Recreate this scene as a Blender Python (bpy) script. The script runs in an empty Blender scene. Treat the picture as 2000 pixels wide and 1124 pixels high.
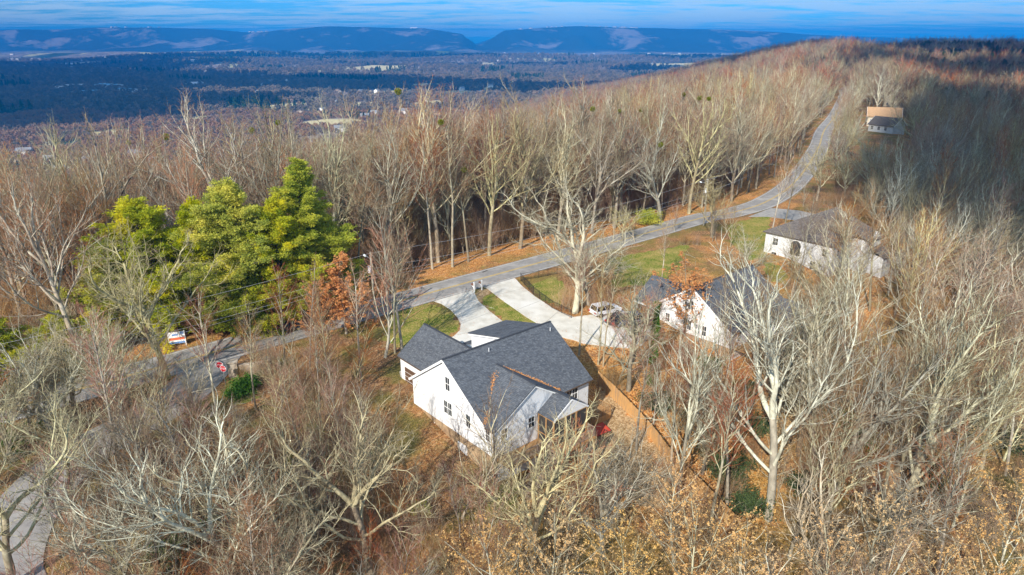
import bpy, math, random
import numpy as np
from mathutils import Matrix, Vector
rad = math.radians
S = bpy.context.scene
COL = S.collection

# ------------------------------------------------------------------ camera
CAM_Z = 38.0; PITCH = rad(20.05); FPX = 1334.0
cd = bpy.data.cameras.new('camera'); cam = bpy.data.objects.new('camera', cd); COL.objects.link(cam)
cam.location = (0, 0, CAM_Z); cam.rotation_euler = (rad(90) - PITCH, 0, 0)
cd.sensor_width = 36; cd.lens = 36 * FPX / 2000.0; cd.clip_start = .5; cd.clip_end = 60000
S.camera = cam
# ------------------------------------------------------------------ sky, sun, exposure
SUN_EL = rad(34); SUN_AZ = rad(205)            # azimuth clockwise from +Y: behind and left of the camera
TOSUN = np.array([math.sin(SUN_AZ) * math.cos(SUN_EL), math.cos(SUN_AZ) * math.cos(SUN_EL), math.sin(SUN_EL)])
S.view_settings.view_transform = 'Standard'; S.view_settings.look = 'None'
S.view_settings.exposure = 0.68; S.view_settings.gamma = 1
W = bpy.data.worlds.new('World'); S.world = W; W.use_nodes = True
nt = W.node_tree; N = nt.nodes; Lk = nt.links; N.clear()
def nd(tree, t, **k):
    n = tree.nodes.new(t)
    for a, b in k.items():
        if a.startswith('i_'):
            n.inputs[a[2:].replace('_', ' ')].default_value = b
        else: setattr(n, a, b)
    return n
out = nd(nt, 'ShaderNodeOutputWorld'); bg = nd(nt, 'ShaderNodeBackground')
sky = nd(nt, 'ShaderNodeTexSky', sky_type='NISHITA', sun_disc=False, sun_elevation=SUN_EL, sun_rotation=SUN_AZ,
         altitude=300, air_density=1.0, dust_density=0.4, ozone_density=3.0)
tc = nd(nt, 'ShaderNodeTexCoord'); sp = nd(nt, 'ShaderNodeSeparateXYZ')
Lk.new(tc.outputs['Generated'], sp.inputs[0])
mx = nd(nt, 'ShaderNodeMath', operation='MAXIMUM'); mx.inputs[1].default_value = 0
Lk.new(sp.outputs['Z'], mx.inputs[0])
ad = nd(nt, 'ShaderNodeMath', operation='ADD'); ad.inputs[1].default_value = .05; Lk.new(mx.outputs[0], ad.inputs[0])
dx = nd(nt, 'ShaderNodeMath', operation='DIVIDE'); Lk.new(sp.outputs['X'], dx.inputs[0]); Lk.new(ad.outputs[0], dx.inputs[1])
dy = nd(nt, 'ShaderNodeMath', operation='DIVIDE'); Lk.new(sp.outputs['Y'], dy.inputs[0]); Lk.new(ad.outputs[0], dy.inputs[1])
cb = nd(nt, 'ShaderNodeCombineXYZ'); Lk.new(dx.outputs[0], cb.inputs[0]); Lk.new(dy.outputs[0], cb.inputs[1])
def noise_w(sx, sy, scale, det, rough):
    mp = nd(nt, 'ShaderNodeMapping'); mp.inputs['Scale'].default_value = (sx, sy, 1); Lk.new(cb.outputs[0], mp.inputs[0])
    n = nd(nt, 'ShaderNodeTexNoise'); n.inputs['Scale'].default_value = scale; n.inputs['Detail'].default_value = det
    n.inputs['Roughness'].default_value = rough; Lk.new(mp.outputs[0], n.inputs['Vector']); return n
n1 = noise_w(.85, 1.5, .8, 8, .68); n2 = noise_w(.12, .18, .6, 2, .5)
ml = nd(nt, 'ShaderNodeMath', operation='MULTIPLY_ADD'); ml.inputs[1].default_value = .75; ml.inputs[2].default_value = -.02
Lk.new(n2.outputs['Fac'], ml.inputs[0])
am = nd(nt, 'ShaderNodeMath', operation='ADD'); Lk.new(n1.outputs['Fac'], am.inputs[0]); Lk.new(ml.outputs[0], am.inputs[1])
rp = nd(nt, 'ShaderNodeMapRange', interpolation_type='SMOOTHSTEP'); rp.inputs['From Min'].default_value = .72; rp.inputs['From Max'].default_value = .93
rp.inputs['To Max'].default_value = .85
Lk.new(am.outputs[0], rp.inputs['Value'])
tint = nd(nt, 'ShaderNodeMix', data_type='RGBA', blend_type='MULTIPLY'); tint.inputs[0].default_value = 1
TINT = tint.inputs[7]; TINT.default_value = (.09, .37, .78, 1)
Lk.new(sky.outputs[0], tint.inputs[6])
# only the lowest band of sky is dyed deep blue; overhead stays natural daylight
band = nd(nt, 'ShaderNodeMapRange'); band.inputs['From Min'].default_value = .10; band.inputs['From Max'].default_value = .35
Lk.new(sp.outputs['Z'], band.inputs['Value'])
mb = nd(nt, 'ShaderNodeMix', data_type='RGBA'); Lk.new(band.outputs[0], mb.inputs[0]); Lk.new(tint.outputs[2], mb.inputs[6]); Lk.new(sky.outputs[0], mb.inputs[7])
cm = nd(nt, 'ShaderNodeMix', data_type='RGBA'); cm.inputs[7].default_value = (2.5, 3.7, 4.9, 1)
Lk.new(rp.outputs[0], cm.inputs[0]); Lk.new(mb.outputs[2], cm.inputs[6])
Lk.new(cm.outputs[2], bg.inputs['Color']); bg.inputs['Strength'].default_value = .145
Lk.new(bg.outputs[0], out.inputs['Surface'])
sd = bpy.data.lights.new('sun', 'SUN'); sd.energy = 4.4; sd.angle = rad(.53); sd.color = (1, .93, .82)
sun = bpy.data.objects.new('sun', sd); COL.objects.link(sun)
sun.rotation_euler = Vector(TOSUN).to_track_quat('Z', 'Y').to_euler(); sun.location = (0, 0, 60)

# ------------------------------------------------------------------ helpers
rng = np.random.default_rng(7); random.seed(7)
fv = np.array([0, math.cos(PITCH), -math.sin(PITCH)]); uv_ = np.array([0, math.sin(PITCH), math.cos(PITCH)]); CC = np.array([0, 0, CAM_Z])
def sstep(a, b, x): t = np.clip((x - a) / (b - a), 0, 1); return t * t * (3 - 2 * t)
def ray(px, py): return fv + np.array([1., 0, 0]) * (px - 1000) / FPX + uv_ * (562 - py) / FPX
def proj(P):
    d = np.asarray(P, float) - CC; z = d @ fv
    return 1000 + FPX * d[..., 0] / z, 562 - FPX * (d @ uv_) / z
AZ = -0.7115
VV = np.array([math.sin(AZ), math.cos(AZ), 0]); UU = np.array([math.cos(AZ), -math.sin(AZ), 0]); O1 = np.array([-7.09, 62.33, -.3])
def zc(y): return 13 * sstep(520, 1050, y)
def on_road(px, py):
    d = ray(px, py); t = -CAM_Z / d[2]
    for _ in range(8): p = CC + d * t; t = (zc(p[1]) - CAM_Z) / d[2]
    return (CC + d * t)[:2]
def uvw(u, v, w=0): return O1 + UU * u + VV * v + np.array([0, 0, w])
# main road centreline: straight past the houses, then curving away up the ridge
R0 = [uvw(u, 33.6)[:2] for u in (-700, -300, -120, -60, -30, 0, 25, 50, 75, 95)] + [uvw(104, 32.0)[:2]]
R0 += [on_road(*q) for q in ((1500, 393), (1558, 350), (1598, 290), (1610, 255), (1634, 222), (1650, 182))]
R0 += [np.array(p) for p in ((300, 640), (370, 800), (455, 1000), (560, 1300), (700, 1800))]
def catmull(pts, n=10):
    pts = [np.array(p, float) for p in pts]; o = []
    P = [2 * pts[0] - pts[1]] + pts + [2 * pts[-1] - pts[-2]]
    for i in range(1, len(P) - 2):
        a, b, c, d = P[i - 1:i + 3]
        for k in range(n):
            t = k / n; o.append(.5 * ((2 * b) + (c - a) * t + (2 * a - 5 * b + 4 * c - d) * t * t + (3 * b - a - 3 * c + d) * t ** 3))
    o.append(pts[-1]); return np.array(o)
ROAD = catmull(R0, 8)
_k = int(np.argmax(ROAD[:, 1] > 520)); ROADV = np.concatenate([ROAD[:_k], catmull([ROAD[_k], (258, 552), (284, 590), (330, 622), (400, 650), (520, 690)], 6)])   # the paved road turns off behind the trees
def sdist(x, y, L=None):
    """signed distance to the road centreline, positive on the camera's side"""
    L = ROAD if L is None else L
    x = np.atleast_1d(np.asarray(x, float)); y = np.atleast_1d(np.asarray(y, float))
    best = np.full(x.shape, 1e18); sg = np.zeros(x.shape)
    for a, b in zip(L[:-1], L[1:]):
        d = b - a; l2 = d @ d; t = np.clip(((x - a[0]) * d[0] + (y - a[1]) * d[1]) / l2, 0, 1)
        ex = x - a[0] - t * d[0]; ey = y - a[1] - t * d[1]; q = ex * ex + ey * ey
        c = d[0] * (y - a[1]) - d[1] * (x - a[0]); m = q < best
        best = np.where(m, q, best); sg = np.where(m, np.where(c > 0, -1., 1.), sg)
    return np.sqrt(best) * sg
# side street at the lower left
SIDE = catmull([on_road(*q) for q in ((436, 678), (418, 705), (384, 745), (335, 785), (262, 828), (180, 872), (98, 935), (35, 1010), (-10, 1110), (-30, 1250))] + [(-30, 12), (-27, -15)], 8)
def gnoise(x, y, seed, L):
    """cheap smooth value noise by summed sines"""
    r = np.random.default_rng(seed); o = 0
    for k in range(7):
        a = r.uniform(0, 6.28); f_ = r.uniform(.6, 1.7) * 6.28 / L; o = o + np.sin((x * math.cos(a) + y * math.sin(a)) * f_ + r.uniform(0, 6.28))
    return o / 7 ** .5
PX_PROF = np.array([[-900, 66], [-300, 70], [0, 64], [60, 62], [120, 63], [200, 58.5], [330, 59], [420, 61], [490, 67], [530, 66], [570, 61], [650, 56.5], [760, 59], [830, 60], [870, 65], [905, 70], [930, 92],
    [955, 80], [985, 64], [1060, 59], [1130, 57], [1250, 60], [1400, 62], [1500, 66], [1560, 70], [1640, 73], [1750, 76], [2000, 77], [3500, 76]])
def terrain(x, y):
    x = np.atleast_1d(np.asarray(x, float)); y = np.atleast_1d(np.asarray(y, float))
    s = sdist(x, y)
    near = np.interp(s, [-900, -540, -130, -42, -14, -6, 5, 16, 27, 29, 42, 62, 95, 200, 500, 1500, 6000],
                     [-110, -107, -24, -5.0, -.7, 0, 0, -.12, -.35, -.7, -3.55, -7.2, -11.5, -17, -24, -60, -110])
    g = sstep(6, 60, np.abs(s)); 
    near = near + gnoise(x, y, 3, 45) * .55 * g + gnoise(x, y, 4, 14) * .12 * sstep(6, 20, np.abs(s)) * (1 - sstep(8, 12, s) * (1 - sstep(44, 50, s)))
    h = near + zc(y) * sstep(-420, -60, s)
    h = h + 26 * np.exp(-(((x - 1000) / 420) ** 2 + ((y - 1350) / 420) ** 2)) * sstep(30, 200, s)
    # valley relief
    D = np.hypot(x, y); fl = sstep(1500, 3000, D)
    h = h * (1 - fl) + -112 * fl
    h = h + sstep(2200, 4500, D) * (13 * gnoise(x, y, 11, 1500) + 6 * gnoise(x, y, 12, 600))
    h = h + sstep(900, 1500, D) * sstep(-400, -700, s) * 2.5 * gnoise(x, y, 13, 180)
    for cx, cy, rx, ry, hh in ((-1400, 5600, 900, 420, 40), (-300, 6000, 700, 300, 34), (500, 5200, 900, 350, 22), (-3200, 6100, 900, 380, 30)):
        h = h + hh * np.exp(-(((x - cx) / rx) ** 2 + ((y - cy) / ry) ** 2))
    # mountain wall, 8.5-10 km off, its skyline read against the level horizon
    px = 1000 + FPX / math.cos(PITCH) * x / np.maximum(y, 1) * .985
    top = CAM_Z + (76.5 - np.interp(px, PX_PROF[:, 0], PX_PROF[:, 1])) / FPX * 10300
    base = 8300 + 260 * gnoise(x, x * 0, 21, 2600) + 110 * gnoise(x, y, 22, 900)
    up = sstep(0, 1500, y - base) ; up = np.where(up < .5, up * .8, .4 + (up - .5) * 1.2)
    mtn = -108 + up * (top + 108) + (30 * gnoise(x, y, 23, 800) + 20 * gnoise(x, y, 24, 420)) * up * (1 - up) * 4
    h = np.where(y > base, np.maximum(h, mtn), h)
    return h
def tz(x, y): return float(terrain(x, y)[0])
def at(px, py, dz=0.):
    """point of the ground seen at this place of the photograph"""
    d = ray(px, py); t = 30.; st = 1.5
    ts = np.arange(25, 900, 1.0); P = CC + d * ts[:, None]; g = P[:, 2] - terrain(P[:, 0], P[:, 1]) - dz
    i = int(np.argmax(g < 0)) if (g < 0).any() else len(ts) - 1
    a, b = ts[max(i - 1, 0)], ts[i]
    for _ in range(18):
        m = (a + b) / 2; p = CC + d * m
        if p[2] - tz(p[0], p[1]) - dz < 0: b = m
        else: a = m
    p = CC + d * a; return np.array([p[0], p[1], tz(p[0], p[1])])

# ---- materials
def mat(name, col, col2=None, scale=8., rough=.85, bump=0., detail=4., bscale=None, spec=.3, metal=0., stretch=None, lo=.35, hi=.65, coords='Object', third=None, rnd=0.):
    m = bpy.data.materials.new(name); m.use_nodes = True; t = m.node_tree; b = t.nodes['Principled BSDF']
    b.inputs['Roughness'].default_value = rough; b.inputs['Specular IOR Level'].default_value = spec; b.inputs['Metallic'].default_value = metal
    b.inputs['Base Color'].default_value = (*col, 1)
    tcn = t.nodes.new('ShaderNodeTexCoord'); src = tcn.outputs[coords]
    if stretch:
        mp = t.nodes.new('ShaderNodeMapping'); mp.inputs['Scale'].default_value = stretch; t.links.new(src, mp.inputs[0]); src = mp.outputs[0]
    cur = None
    if col2 is not None:
        n = nd(t, 'ShaderNodeTexNoise'); n.inputs['Scale'].default_value = scale; n.inputs['Detail'].default_value = detail; t.links.new(src, n.inputs['Vector'])
        r = nd(t, 'ShaderNodeMapRange'); r.inputs['From Min'].default_value = lo; r.inputs['From Max'].default_value = hi; t.links.new(n.outputs['Fac'], r.inputs['Value'])
        x = nd(t, 'ShaderNodeMix', data_type='RGBA'); x.inputs[6].default_value = (*col, 1); x.inputs[7].default_value = (*col2, 1); t.links.new(r.outputs[0], x.inputs[0])
        cur = x.outputs[2]
        if third:
            n3 = nd(t, 'ShaderNodeTexNoise'); n3.inputs['Scale'].default_value = scale * .23; n3.inputs['Detail'].default_value = 3; t.links.new(src, n3.inputs['Vector'])
            r3 = nd(t, 'ShaderNodeMapRange'); r3.inputs['From Min'].default_value = .5; r3.inputs['From Max'].default_value = .68; t.links.new(n3.outputs['Fac'], r3.inputs['Value'])
            x3 = nd(t, 'ShaderNodeMix', data_type='RGBA'); t.links.new(cur, x3.inputs[6]); x3.inputs[7].default_value = (*third, 1); t.links.new(r3.outputs[0], x3.inputs[0]); cur = x3.outputs[2]
    if rnd:
        oi = nd(t, 'ShaderNodeObjectInfo'); hs = nd(t, 'ShaderNodeHueSaturation')
        for sock, amp in (('Value', rnd), ('Saturation', rnd), ('Hue', rnd * .045)):
            q = nd(t, 'ShaderNodeMapRange'); base = .5 if sock == 'Hue' else 1.
            q.inputs['To Min'].default_value = base - amp; q.inputs['To Max'].default_value = base + amp
            if sock != 'Value':
                w = nd(t, 'ShaderNodeMath', operation='MULTIPLY'); w.inputs[1].default_value = 7.31 if sock == 'Hue' else 13.7; fr = nd(t, 'ShaderNodeMath', operation='FRACT')
                t.links.new(oi.outputs['Random'], w.inputs[0]); t.links.new(w.outputs[0], fr.inputs[0]); t.links.new(fr.outputs[0], q.inputs['Value'])
            else: t.links.new(oi.outputs['Random'], q.inputs['Value'])
            t.links.new(q.outputs[0], hs.inputs[sock])
        if cur: t.links.new(cur, hs.inputs['Color'])
        else: hs.inputs['Color'].default_value = (*col, 1)
        cur = hs.outputs['Color']
    if cur: t.links.new(cur, b.inputs['Base Color'])
    if bump:
        n = nd(t, 'ShaderNodeTexNoise'); n.inputs['Scale'].default_value = bscale or scale * 2; n.inputs['Detail'].default_value = 3; t.links.new(src, n.inputs['Vector'])
        bp = nd(t, 'ShaderNodeBump'); bp.inputs['Strength'].default_value = bump; bp.inputs['Distance'].default_value = .05
        t.links.new(n.outputs['Fac'], bp.inputs['Height']); t.links.new(bp.outputs[0], b.inputs['Normal'])
    return m

def mesh_np(name, V, F, mats, midx=None, smooth=False):
    """V (n,3); F list of int arrays (m,k) of one arity each"""
    me = bpy.data.meshes.new(name); V = np.asarray(V, np.float32)
    me.vertices.add(len(V)); me.vertices.foreach_set('co', V.ravel())
    F = [np.asarray(f, np.int32) for f in F if len(f)]
    lt = np.concatenate([np.full(len(f), f.shape[1], np.int32) for f in F]); li = np.concatenate([f.ravel() for f in F])
    me.loops.add(len(li)); me.loops.foreach_set('vertex_index', li)
    me.polygons.add(len(lt)); me.polygons.foreach_set('loop_start', np.concatenate([[0], np.cumsum(lt)[:-1]]).astype(np.int32))
    if midx is not None: me.polygons.foreach_set('material_index', np.asarray(midx, np.int32))
    if smooth: me.polygons.foreach_set('use_smooth', np.ones(len(lt), bool))
    for m in (mats if isinstance(mats, (list, tuple)) else [mats]): me.materials.append(m)
    me.update(calc_edges=True); return me
def link(name, me, parent=None, **tags):
    o = bpy.data.objects.new(name, me); COL.objects.link(o)
    if parent is not None: o.parent = parent
    for k, v in tags.items():
        if v is not None: o[k] = v
    return o
def thing(name, label, cat, loc=(0, 0, 0), rz=0, group=None, tilt=(0, 0)):
    o = bpy.data.objects.new(name, None); COL.objects.link(o); o.location = [float(q) for q in loc]; o.rotation_euler = (tilt[0], tilt[1], rz)
    o.empty_display_size = .5; o['label'] = label; o['category'] = cat
    if group: o['group'] = group
    return o
def copy_tree(o, parent=None):
    c = o.copy(); COL.objects.link(c)
    if parent is not None: c.parent = parent
    for ch in o.children: copy_tree(ch, c)
    return c
class MB:
    """collects convex pieces into one mesh"""
    def __init__(s): s.v = []; s.f = []; s.m = []
    def add(s, vs, fs, mi=0):
        b = len(s.v); s.v += [tuple(float(c) for c in q) for q in vs]; s.f += [[b + i for i in f] for f in fs]; s.m += [mi] * len(fs); return s
    def box(s, a, b, mi=0):
        x0, y0, z0 = a; x1, y1, z1 = b
        return s.add([(x0, y0, z0), (x1, y0, z0), (x1, y1, z0), (x0, y1, z0), (x0, y0, z1), (x1, y0, z1), (x1, y1, z1), (x0, y1, z1)],
                     [(0, 3, 2, 1), (4, 5, 6, 7), (0, 1, 5, 4), (1, 2, 6, 5), (2, 3, 7, 6), (3, 0, 4, 7)], mi)
    def slab(s, poly, t, mi=0):
        """polygon (3d) given thickness t along its downward normal"""
        P = [np.array(p, float) for p in poly]; n = np.cross(P[1] - P[0], P[2] - P[0]); n /= np.linalg.norm(n)
        if n[2] < 0 or (abs(n[2]) < 1e-6 and t < 0): P = P[::-1]; n = -n
        Q = [p - n * abs(t) for p in P]; k = len(P)
        return s.add(P + Q, [list(range(k)), list(range(2 * k - 1, k - 1, -1))] + [[i, i + k, (i + 1) % k + k, (i + 1) % k] for i in range(k)], mi)
    def wall(s, poly, off, mi=0):
        """upright polygon pushed back by the vector off"""
        P = [np.array(p, float) for p in poly]; Q = [p + np.array(off, float) for p in P]; k = len(P)
        return s.add(P + Q, [list(range(k)), list(range(2 * k - 1, k - 1, -1))] + [[i, i + k, (i + 1) % k + k, (i + 1) % k] for i in range(k)], mi)
    def bar(s, a, b, w, h=None, mi=0):
        a = np.array(a, float); b = np.array(b, float); h = h or w; d = b - a; d /= np.linalg.norm(d)
        r = np.cross(d, [0, 0, 1.]) if abs(d[2]) < .98 else np.array([1., 0, 0]); r /= np.linalg.norm(r); q = np.cross(r, d)
        vs = [e + r * w / 2 * i + q * h / 2 * j for e in (a, b) for i, j in ((-1, -1), (1, -1), (1, 1), (-1, 1))]
        return s.add(vs, [(0, 1, 2, 3), (7, 6, 5, 4), (0, 4, 5, 1), (1, 5, 6, 2), (2, 6, 7, 3), (3, 7, 4, 0)], mi)
    def tube(s, pts, r, k=8, mi=0, caps=True):
        pts = [np.array(p, float) for p in pts]; rr = r if hasattr(r, '__len__') else [r] * len(pts); vs = []
        for i, p in enumerate(pts):
            d = pts[min(i + 1, len(pts) - 1)] - pts[max(i - 1, 0)]; d /= np.linalg.norm(d)
            a = np.cross(d, [0, 0, 1.]) if abs(d[2]) < .95 else np.cross(d, [1., 0, 0]); a /= np.linalg.norm(a); b = np.cross(d, a)
            vs += [p + (a * math.cos(6.2832 * j / k) + b * math.sin(6.2832 * j / k)) * rr[i] for j in range(k)]
        fs = [[i * k + j, i * k + (j + 1) % k, (i + 1) * k + (j + 1) % k, (i + 1) * k + j] for i in range(len(pts) - 1) for j in range(k)]
        if caps: fs += [list(range(k))[::-1], list(range((len(pts) - 1) * k, len(pts) * k))]
        return s.add(vs, fs, mi)
    def mesh(s, name, mats):
        me = bpy.data.meshes.new(name); me.from_pydata(s.v, [], s.f)
        for m in (mats if isinstance(mats, (list, tuple)) else [mats]): me.materials.append(m)
        me.polygons.foreach_set('material_index', s.m)
        import bmesh
        bm = bmesh.new(); bm.from_mesh(me); bmesh.ops.recalc_face_normals(bm, faces=bm.faces); bm.to_mesh(me); bm.free()
        return me
    def build(s, name, mats, parent=None, **tags): return link(name, s.mesh(name, mats), parent, **tags)
# ------------------------------------------------------------------ the ground
def inpoly(x, y, poly):
    c = np.zeros(np.shape(x), bool); n = len(poly)
    for i in range(n):
        x0, y0 = poly[i][:2]; x1, y1 = poly[(i + 1) % n][:2]
        m = ((y0 > y) != (y1 > y)); xi = (x1 - x0) * (y - y0) / (y1 - y0 + 1e-12) + x0
        c ^= m & (x < xi)
    return c
def pxpoly(*q): return [at(*p)[:2] for p in q]
def lpoly(*q): return [uvw(*p)[:2] for p in q]
DRIVE1 = pxpoly((838, 586), (862, 594), (880, 606), (893, 620), (900, 634), (898, 646), (888, 656), (872, 667)) + lpoly((3.0, 13.6), (2.4, 12.4), (10.2, 12.4), (10.2, 9.9), (15.0, 9.9)) + pxpoly((1012, 655), (986, 632), (958, 610), (934, 588), (921, 562))
STUB = pxpoly((905, 577), (930, 570), (948, 563), (958, 570), (940, 590), (920, 590))
DRIVE2 = pxpoly((934, 558), (948, 562), (985, 590), (1028, 620), (1062, 640), (1100, 660), (1140, 672), (1180, 677), (1225, 681), (1252, 676), (1268, 660), (1275, 640), (1262, 618), (1210, 606), (1165, 614), (1120, 620), (1082, 604), (1045, 580), (1020, 560), (1003, 541))
DRIVE3 = pxpoly((1462, 424), (1506, 407), (1560, 412), (1640, 428), (1700, 470), (1735, 500), (1722, 518), (1690, 505), (1640, 452), (1560, 432), (1500, 424))
LAWNS = [pxpoly((765, 606), (838, 590), (884, 612), (898, 640), (872, 664), (840, 668), (790, 690), (748, 662)),
         pxpoly((935, 585), (962, 572), (1064, 642), (1000, 640)), pxpoly((1034, 558), (1085, 540), (1105, 560), (1098, 600), (1060, 585)),
         pxpoly((1190, 505), (1345, 478), (1330, 520), (1290, 560), (1200, 560)), pxpoly((1420, 440), (1506, 418), (1494, 500), (1470, 510), (1430, 480)),
         pxpoly((1490, 510), (1525, 522), (1545, 560), (1500, 550)), pxpoly((440, 745), (480, 735), (500, 780), (450, 800)), pxpoly((940, 960), (1000, 950), (1010, 1010), (950, 1010))]
YARD = pxpoly((1165, 760), (1215, 790), (1260, 850), (1330, 930), (1300, 1000), (1180, 960), (1120, 880), (1160, 820))

def flat_at(px, py, z=-109):
    d = ray(px, py); t_ = (z - CAM_Z) / d[2]
    for _ in range(12): q = CC + d * t_; t_ = (tz(q[0], q[1]) - CAM_Z) / d[2]
    return (CC + d * t_)[:2]
FIELDS = []
for fx, fy, hx, hy in ((655, 242, 70, 7), (900, 184, 60, 6), (770, 178, 55, 5), (845, 168, 45, 4), (560, 205, 35, 5), (212, 262, 30, 5), (980, 172, 40, 4), (700, 205, 45, 5), (1010, 160, 30, 3), (830, 205, 40, 5), (120, 128, 40, 3), (40, 148, 45, 3), (1300, 124, 40, 2), (1200, 118, 50, 2), (740, 136, 60, 2.5), (960, 130, 40, 2), (430, 158, 22, 3), (330, 118, 40, 2)):
    c_ = flat_at(fx, fy); d_ = np.linalg.norm(c_); a_ = flat_at(fx, fy - hy); b_ = flat_at(fx, fy + hy); FIELDS.append((c_, hx * d_ / FPX, min(np.linalg.norm(a_ - b_) / 2, 600)))
def field_mask(x, y):
    m = np.zeros(len(x)); far = y > 500; xx, yy = x[far], y[far]; k = np.zeros(len(xx)); w = 1 + .28 * gnoise(xx, yy, 60, 300)
    for c_, rx, ry in FIELDS: k = np.maximum(k, (((xx - c_[0]) / rx) ** 2 + ((yy - c_[1]) / ry) ** 2 < w).astype(float))
    m[far] = k; return m
def axis(lo, hi, flo, fhi, st, gr):
    a = list(np.arange(flo, fhi + st, st)); d = st
    while a[-1] < hi: d *= gr; a.append(a[-1] + d)
    d = st
    while a[0] > lo: d *= gr; a.insert(0, a[0] - d)
    return np.array(a)
GX = axis(-16000, 16000, -75, 125, 1.0, 1.028); GY = axis(-300, 17500, 20, 215, 1.0, 1.0165)
XX, YY = np.meshgrid(GX, GY); X = XX.ravel(); Y = YY.ravel(); Z = terrain(X, Y)
nx, ny = len(GX), len(GY); ii = (np.arange(ny - 1)[:, None] * nx + np.arange(nx - 1)[None]).ravel()
FQ = np.stack([ii, ii + 1, ii + nx + 1, ii + nx], 1)
gm = bpy.data.materials.new('ground'); gm.use_nodes = True; t = gm.node_tree; B = t.nodes['Principled BSDF']; B.inputs['Roughness'].default_value = .95; B.inputs['Specular IOR Level'].default_value = .1
L = t.links.new; tcn = nd(t, 'ShaderNodeTexCoord'); OB = tcn.outputs['Object']
def nz(scale, det=4, rough=.55, src=None):
    n = nd(t, 'ShaderNodeTexNoise'); n.inputs['Scale'].default_value = scale; n.inputs['Detail'].default_value = det; n.inputs['Roughness'].default_value = rough; L(src or OB, n.inputs['Vector']); return n.outputs['Fac']
def rng_(src, a, b, c=0., d=1.):
    n = nd(t, 'ShaderNodeMapRange'); n.inputs[1].default_value = a; n.inputs[2].default_value = b; n.inputs[3].default_value = c; n.inputs[4].default_value = d; L(src, n.inputs[0]); return n.outputs[0]
def mixc(f, a, b, bt='MIX'):
    n = nd(t, 'ShaderNodeMix', data_type='RGBA', blend_type=bt)
    if isinstance(f, float): n.inputs[0].default_value = f
    else: L(f, n.inputs[0])
    for s_, q in ((6, a), (7, b)):
        if isinstance(q, tuple): n.inputs[s_].default_value = (*q, 1)
        else: L(q, n.inputs[s_])
    return n.outputs[2]
def mth(op, a, b=None):
    n = nd(t, 'ShaderNodeMath', operation=op)
    for i, q in ((0, a), (1, b)):
        if q is None: continue
        if isinstance(q, (int, float)): n.inputs[i].default_value = q
        else: L(q, n.inputs[i])
    return n.outputs[0]
def ramp(src, stops):
    n = nd(t, 'ShaderNodeValToRGB'); e = n.color_ramp.elements
    while len(e) < len(stops): e.new(.5)
    for q, (p, c) in zip(e, stops): q.position = p; q.color = (*c, 1)
    L(src, n.inputs[0]); return n.outputs[0]
def attr(name): n = nd(t, 'ShaderNodeAttribute', attribute_name=name); return n.outputs['Fac']
vo = nd(t, 'ShaderNodeTexVoronoi'); vo.inputs['Scale'].default_value = 7.5; L(OB, vo.inputs['Vector'])
vs = nd(t, 'ShaderNodeSeparateColor'); L(vo.outputs['Color'], vs.inputs[0])
leaf = ramp(vs.outputs[0], [(0, (.14, .055, .022)), (.25, (.36, .14, .04)), (.5, (.56, .23, .06)), (.75, (.66, .33, .10)), (1, (.72, .49, .25))])
litter = ramp(vs.outputs[1], [(0, (.08, .045, .025)), (.4, (.20, .105, .05)), (.75, (.32, .17, .08)), (1, (.48, .30, .15))])
olive = ramp(vs.outputs[2], [(0, (.06, .07, .015)), (.5, (.14, .145, .03)), (1, (.26, .21, .07))])
f1 = rng_(nz(.085, 6, .62), .36, .60); f2 = rng_(nz(.13, 5, .65), .46, .58)
rust = attr('rust')
soil = rng_(nz(.32, 7, .7), .50, .66)
gf = mth('ADD', mth('MULTIPLY', f1, .65), mth('MULTIPLY', rust, .9)); gf = rng_(gf, .25, .95)
base = mixc(gf, litter, leaf); base = mixc(mth('MULTIPLY', soil, .55), base, (.115, .075, .05))
base = mixc(mth('MULTIPLY', rng_(nz(.9, 5, .7), .56, .70), .5), base, (.62, .42, .22))
base = mixc(mth('MULTIPLY', mth('MULTIPLY', f2, .75), mth('SUBTRACT', 1.0, mth('MULTIPLY', rust, .7))), base, olive)
grass = ramp(vs.outputs[2], [(0, (.07, .11, .012)), (.45, (.15, .19, .025)), (.8, (.26, .25, .05)), (1, (.46, .33, .13))])
gdry = ramp(vs.outputs[1], [(0, (.20, .18, .04)), (.6, (.33, .26, .07)), (1, (.50, .36, .15))])
grass = mixc(rng_(nz(.35, 4), .42, .62), grass, gdry)
gmask = rng_(mth('ADD', attr('grass'), mth('MULTIPLY', mth('SUBTRACT', nz(1.1, 3), .5), .9)), .42, .58)
base = mixc(gmask, base, grass)
straw = ramp(vs.outputs[0], [(0, (.24, .15, .07)), (.6, (.40, .27, .14)), (1, (.56, .42, .26))])
base = mixc(rng_(mth('ADD', attr('straw'), mth('MULTIPLY', mth('SUBTRACT', nz(.7, 4), .5), 1.0)), .4, .75), base, straw)
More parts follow.
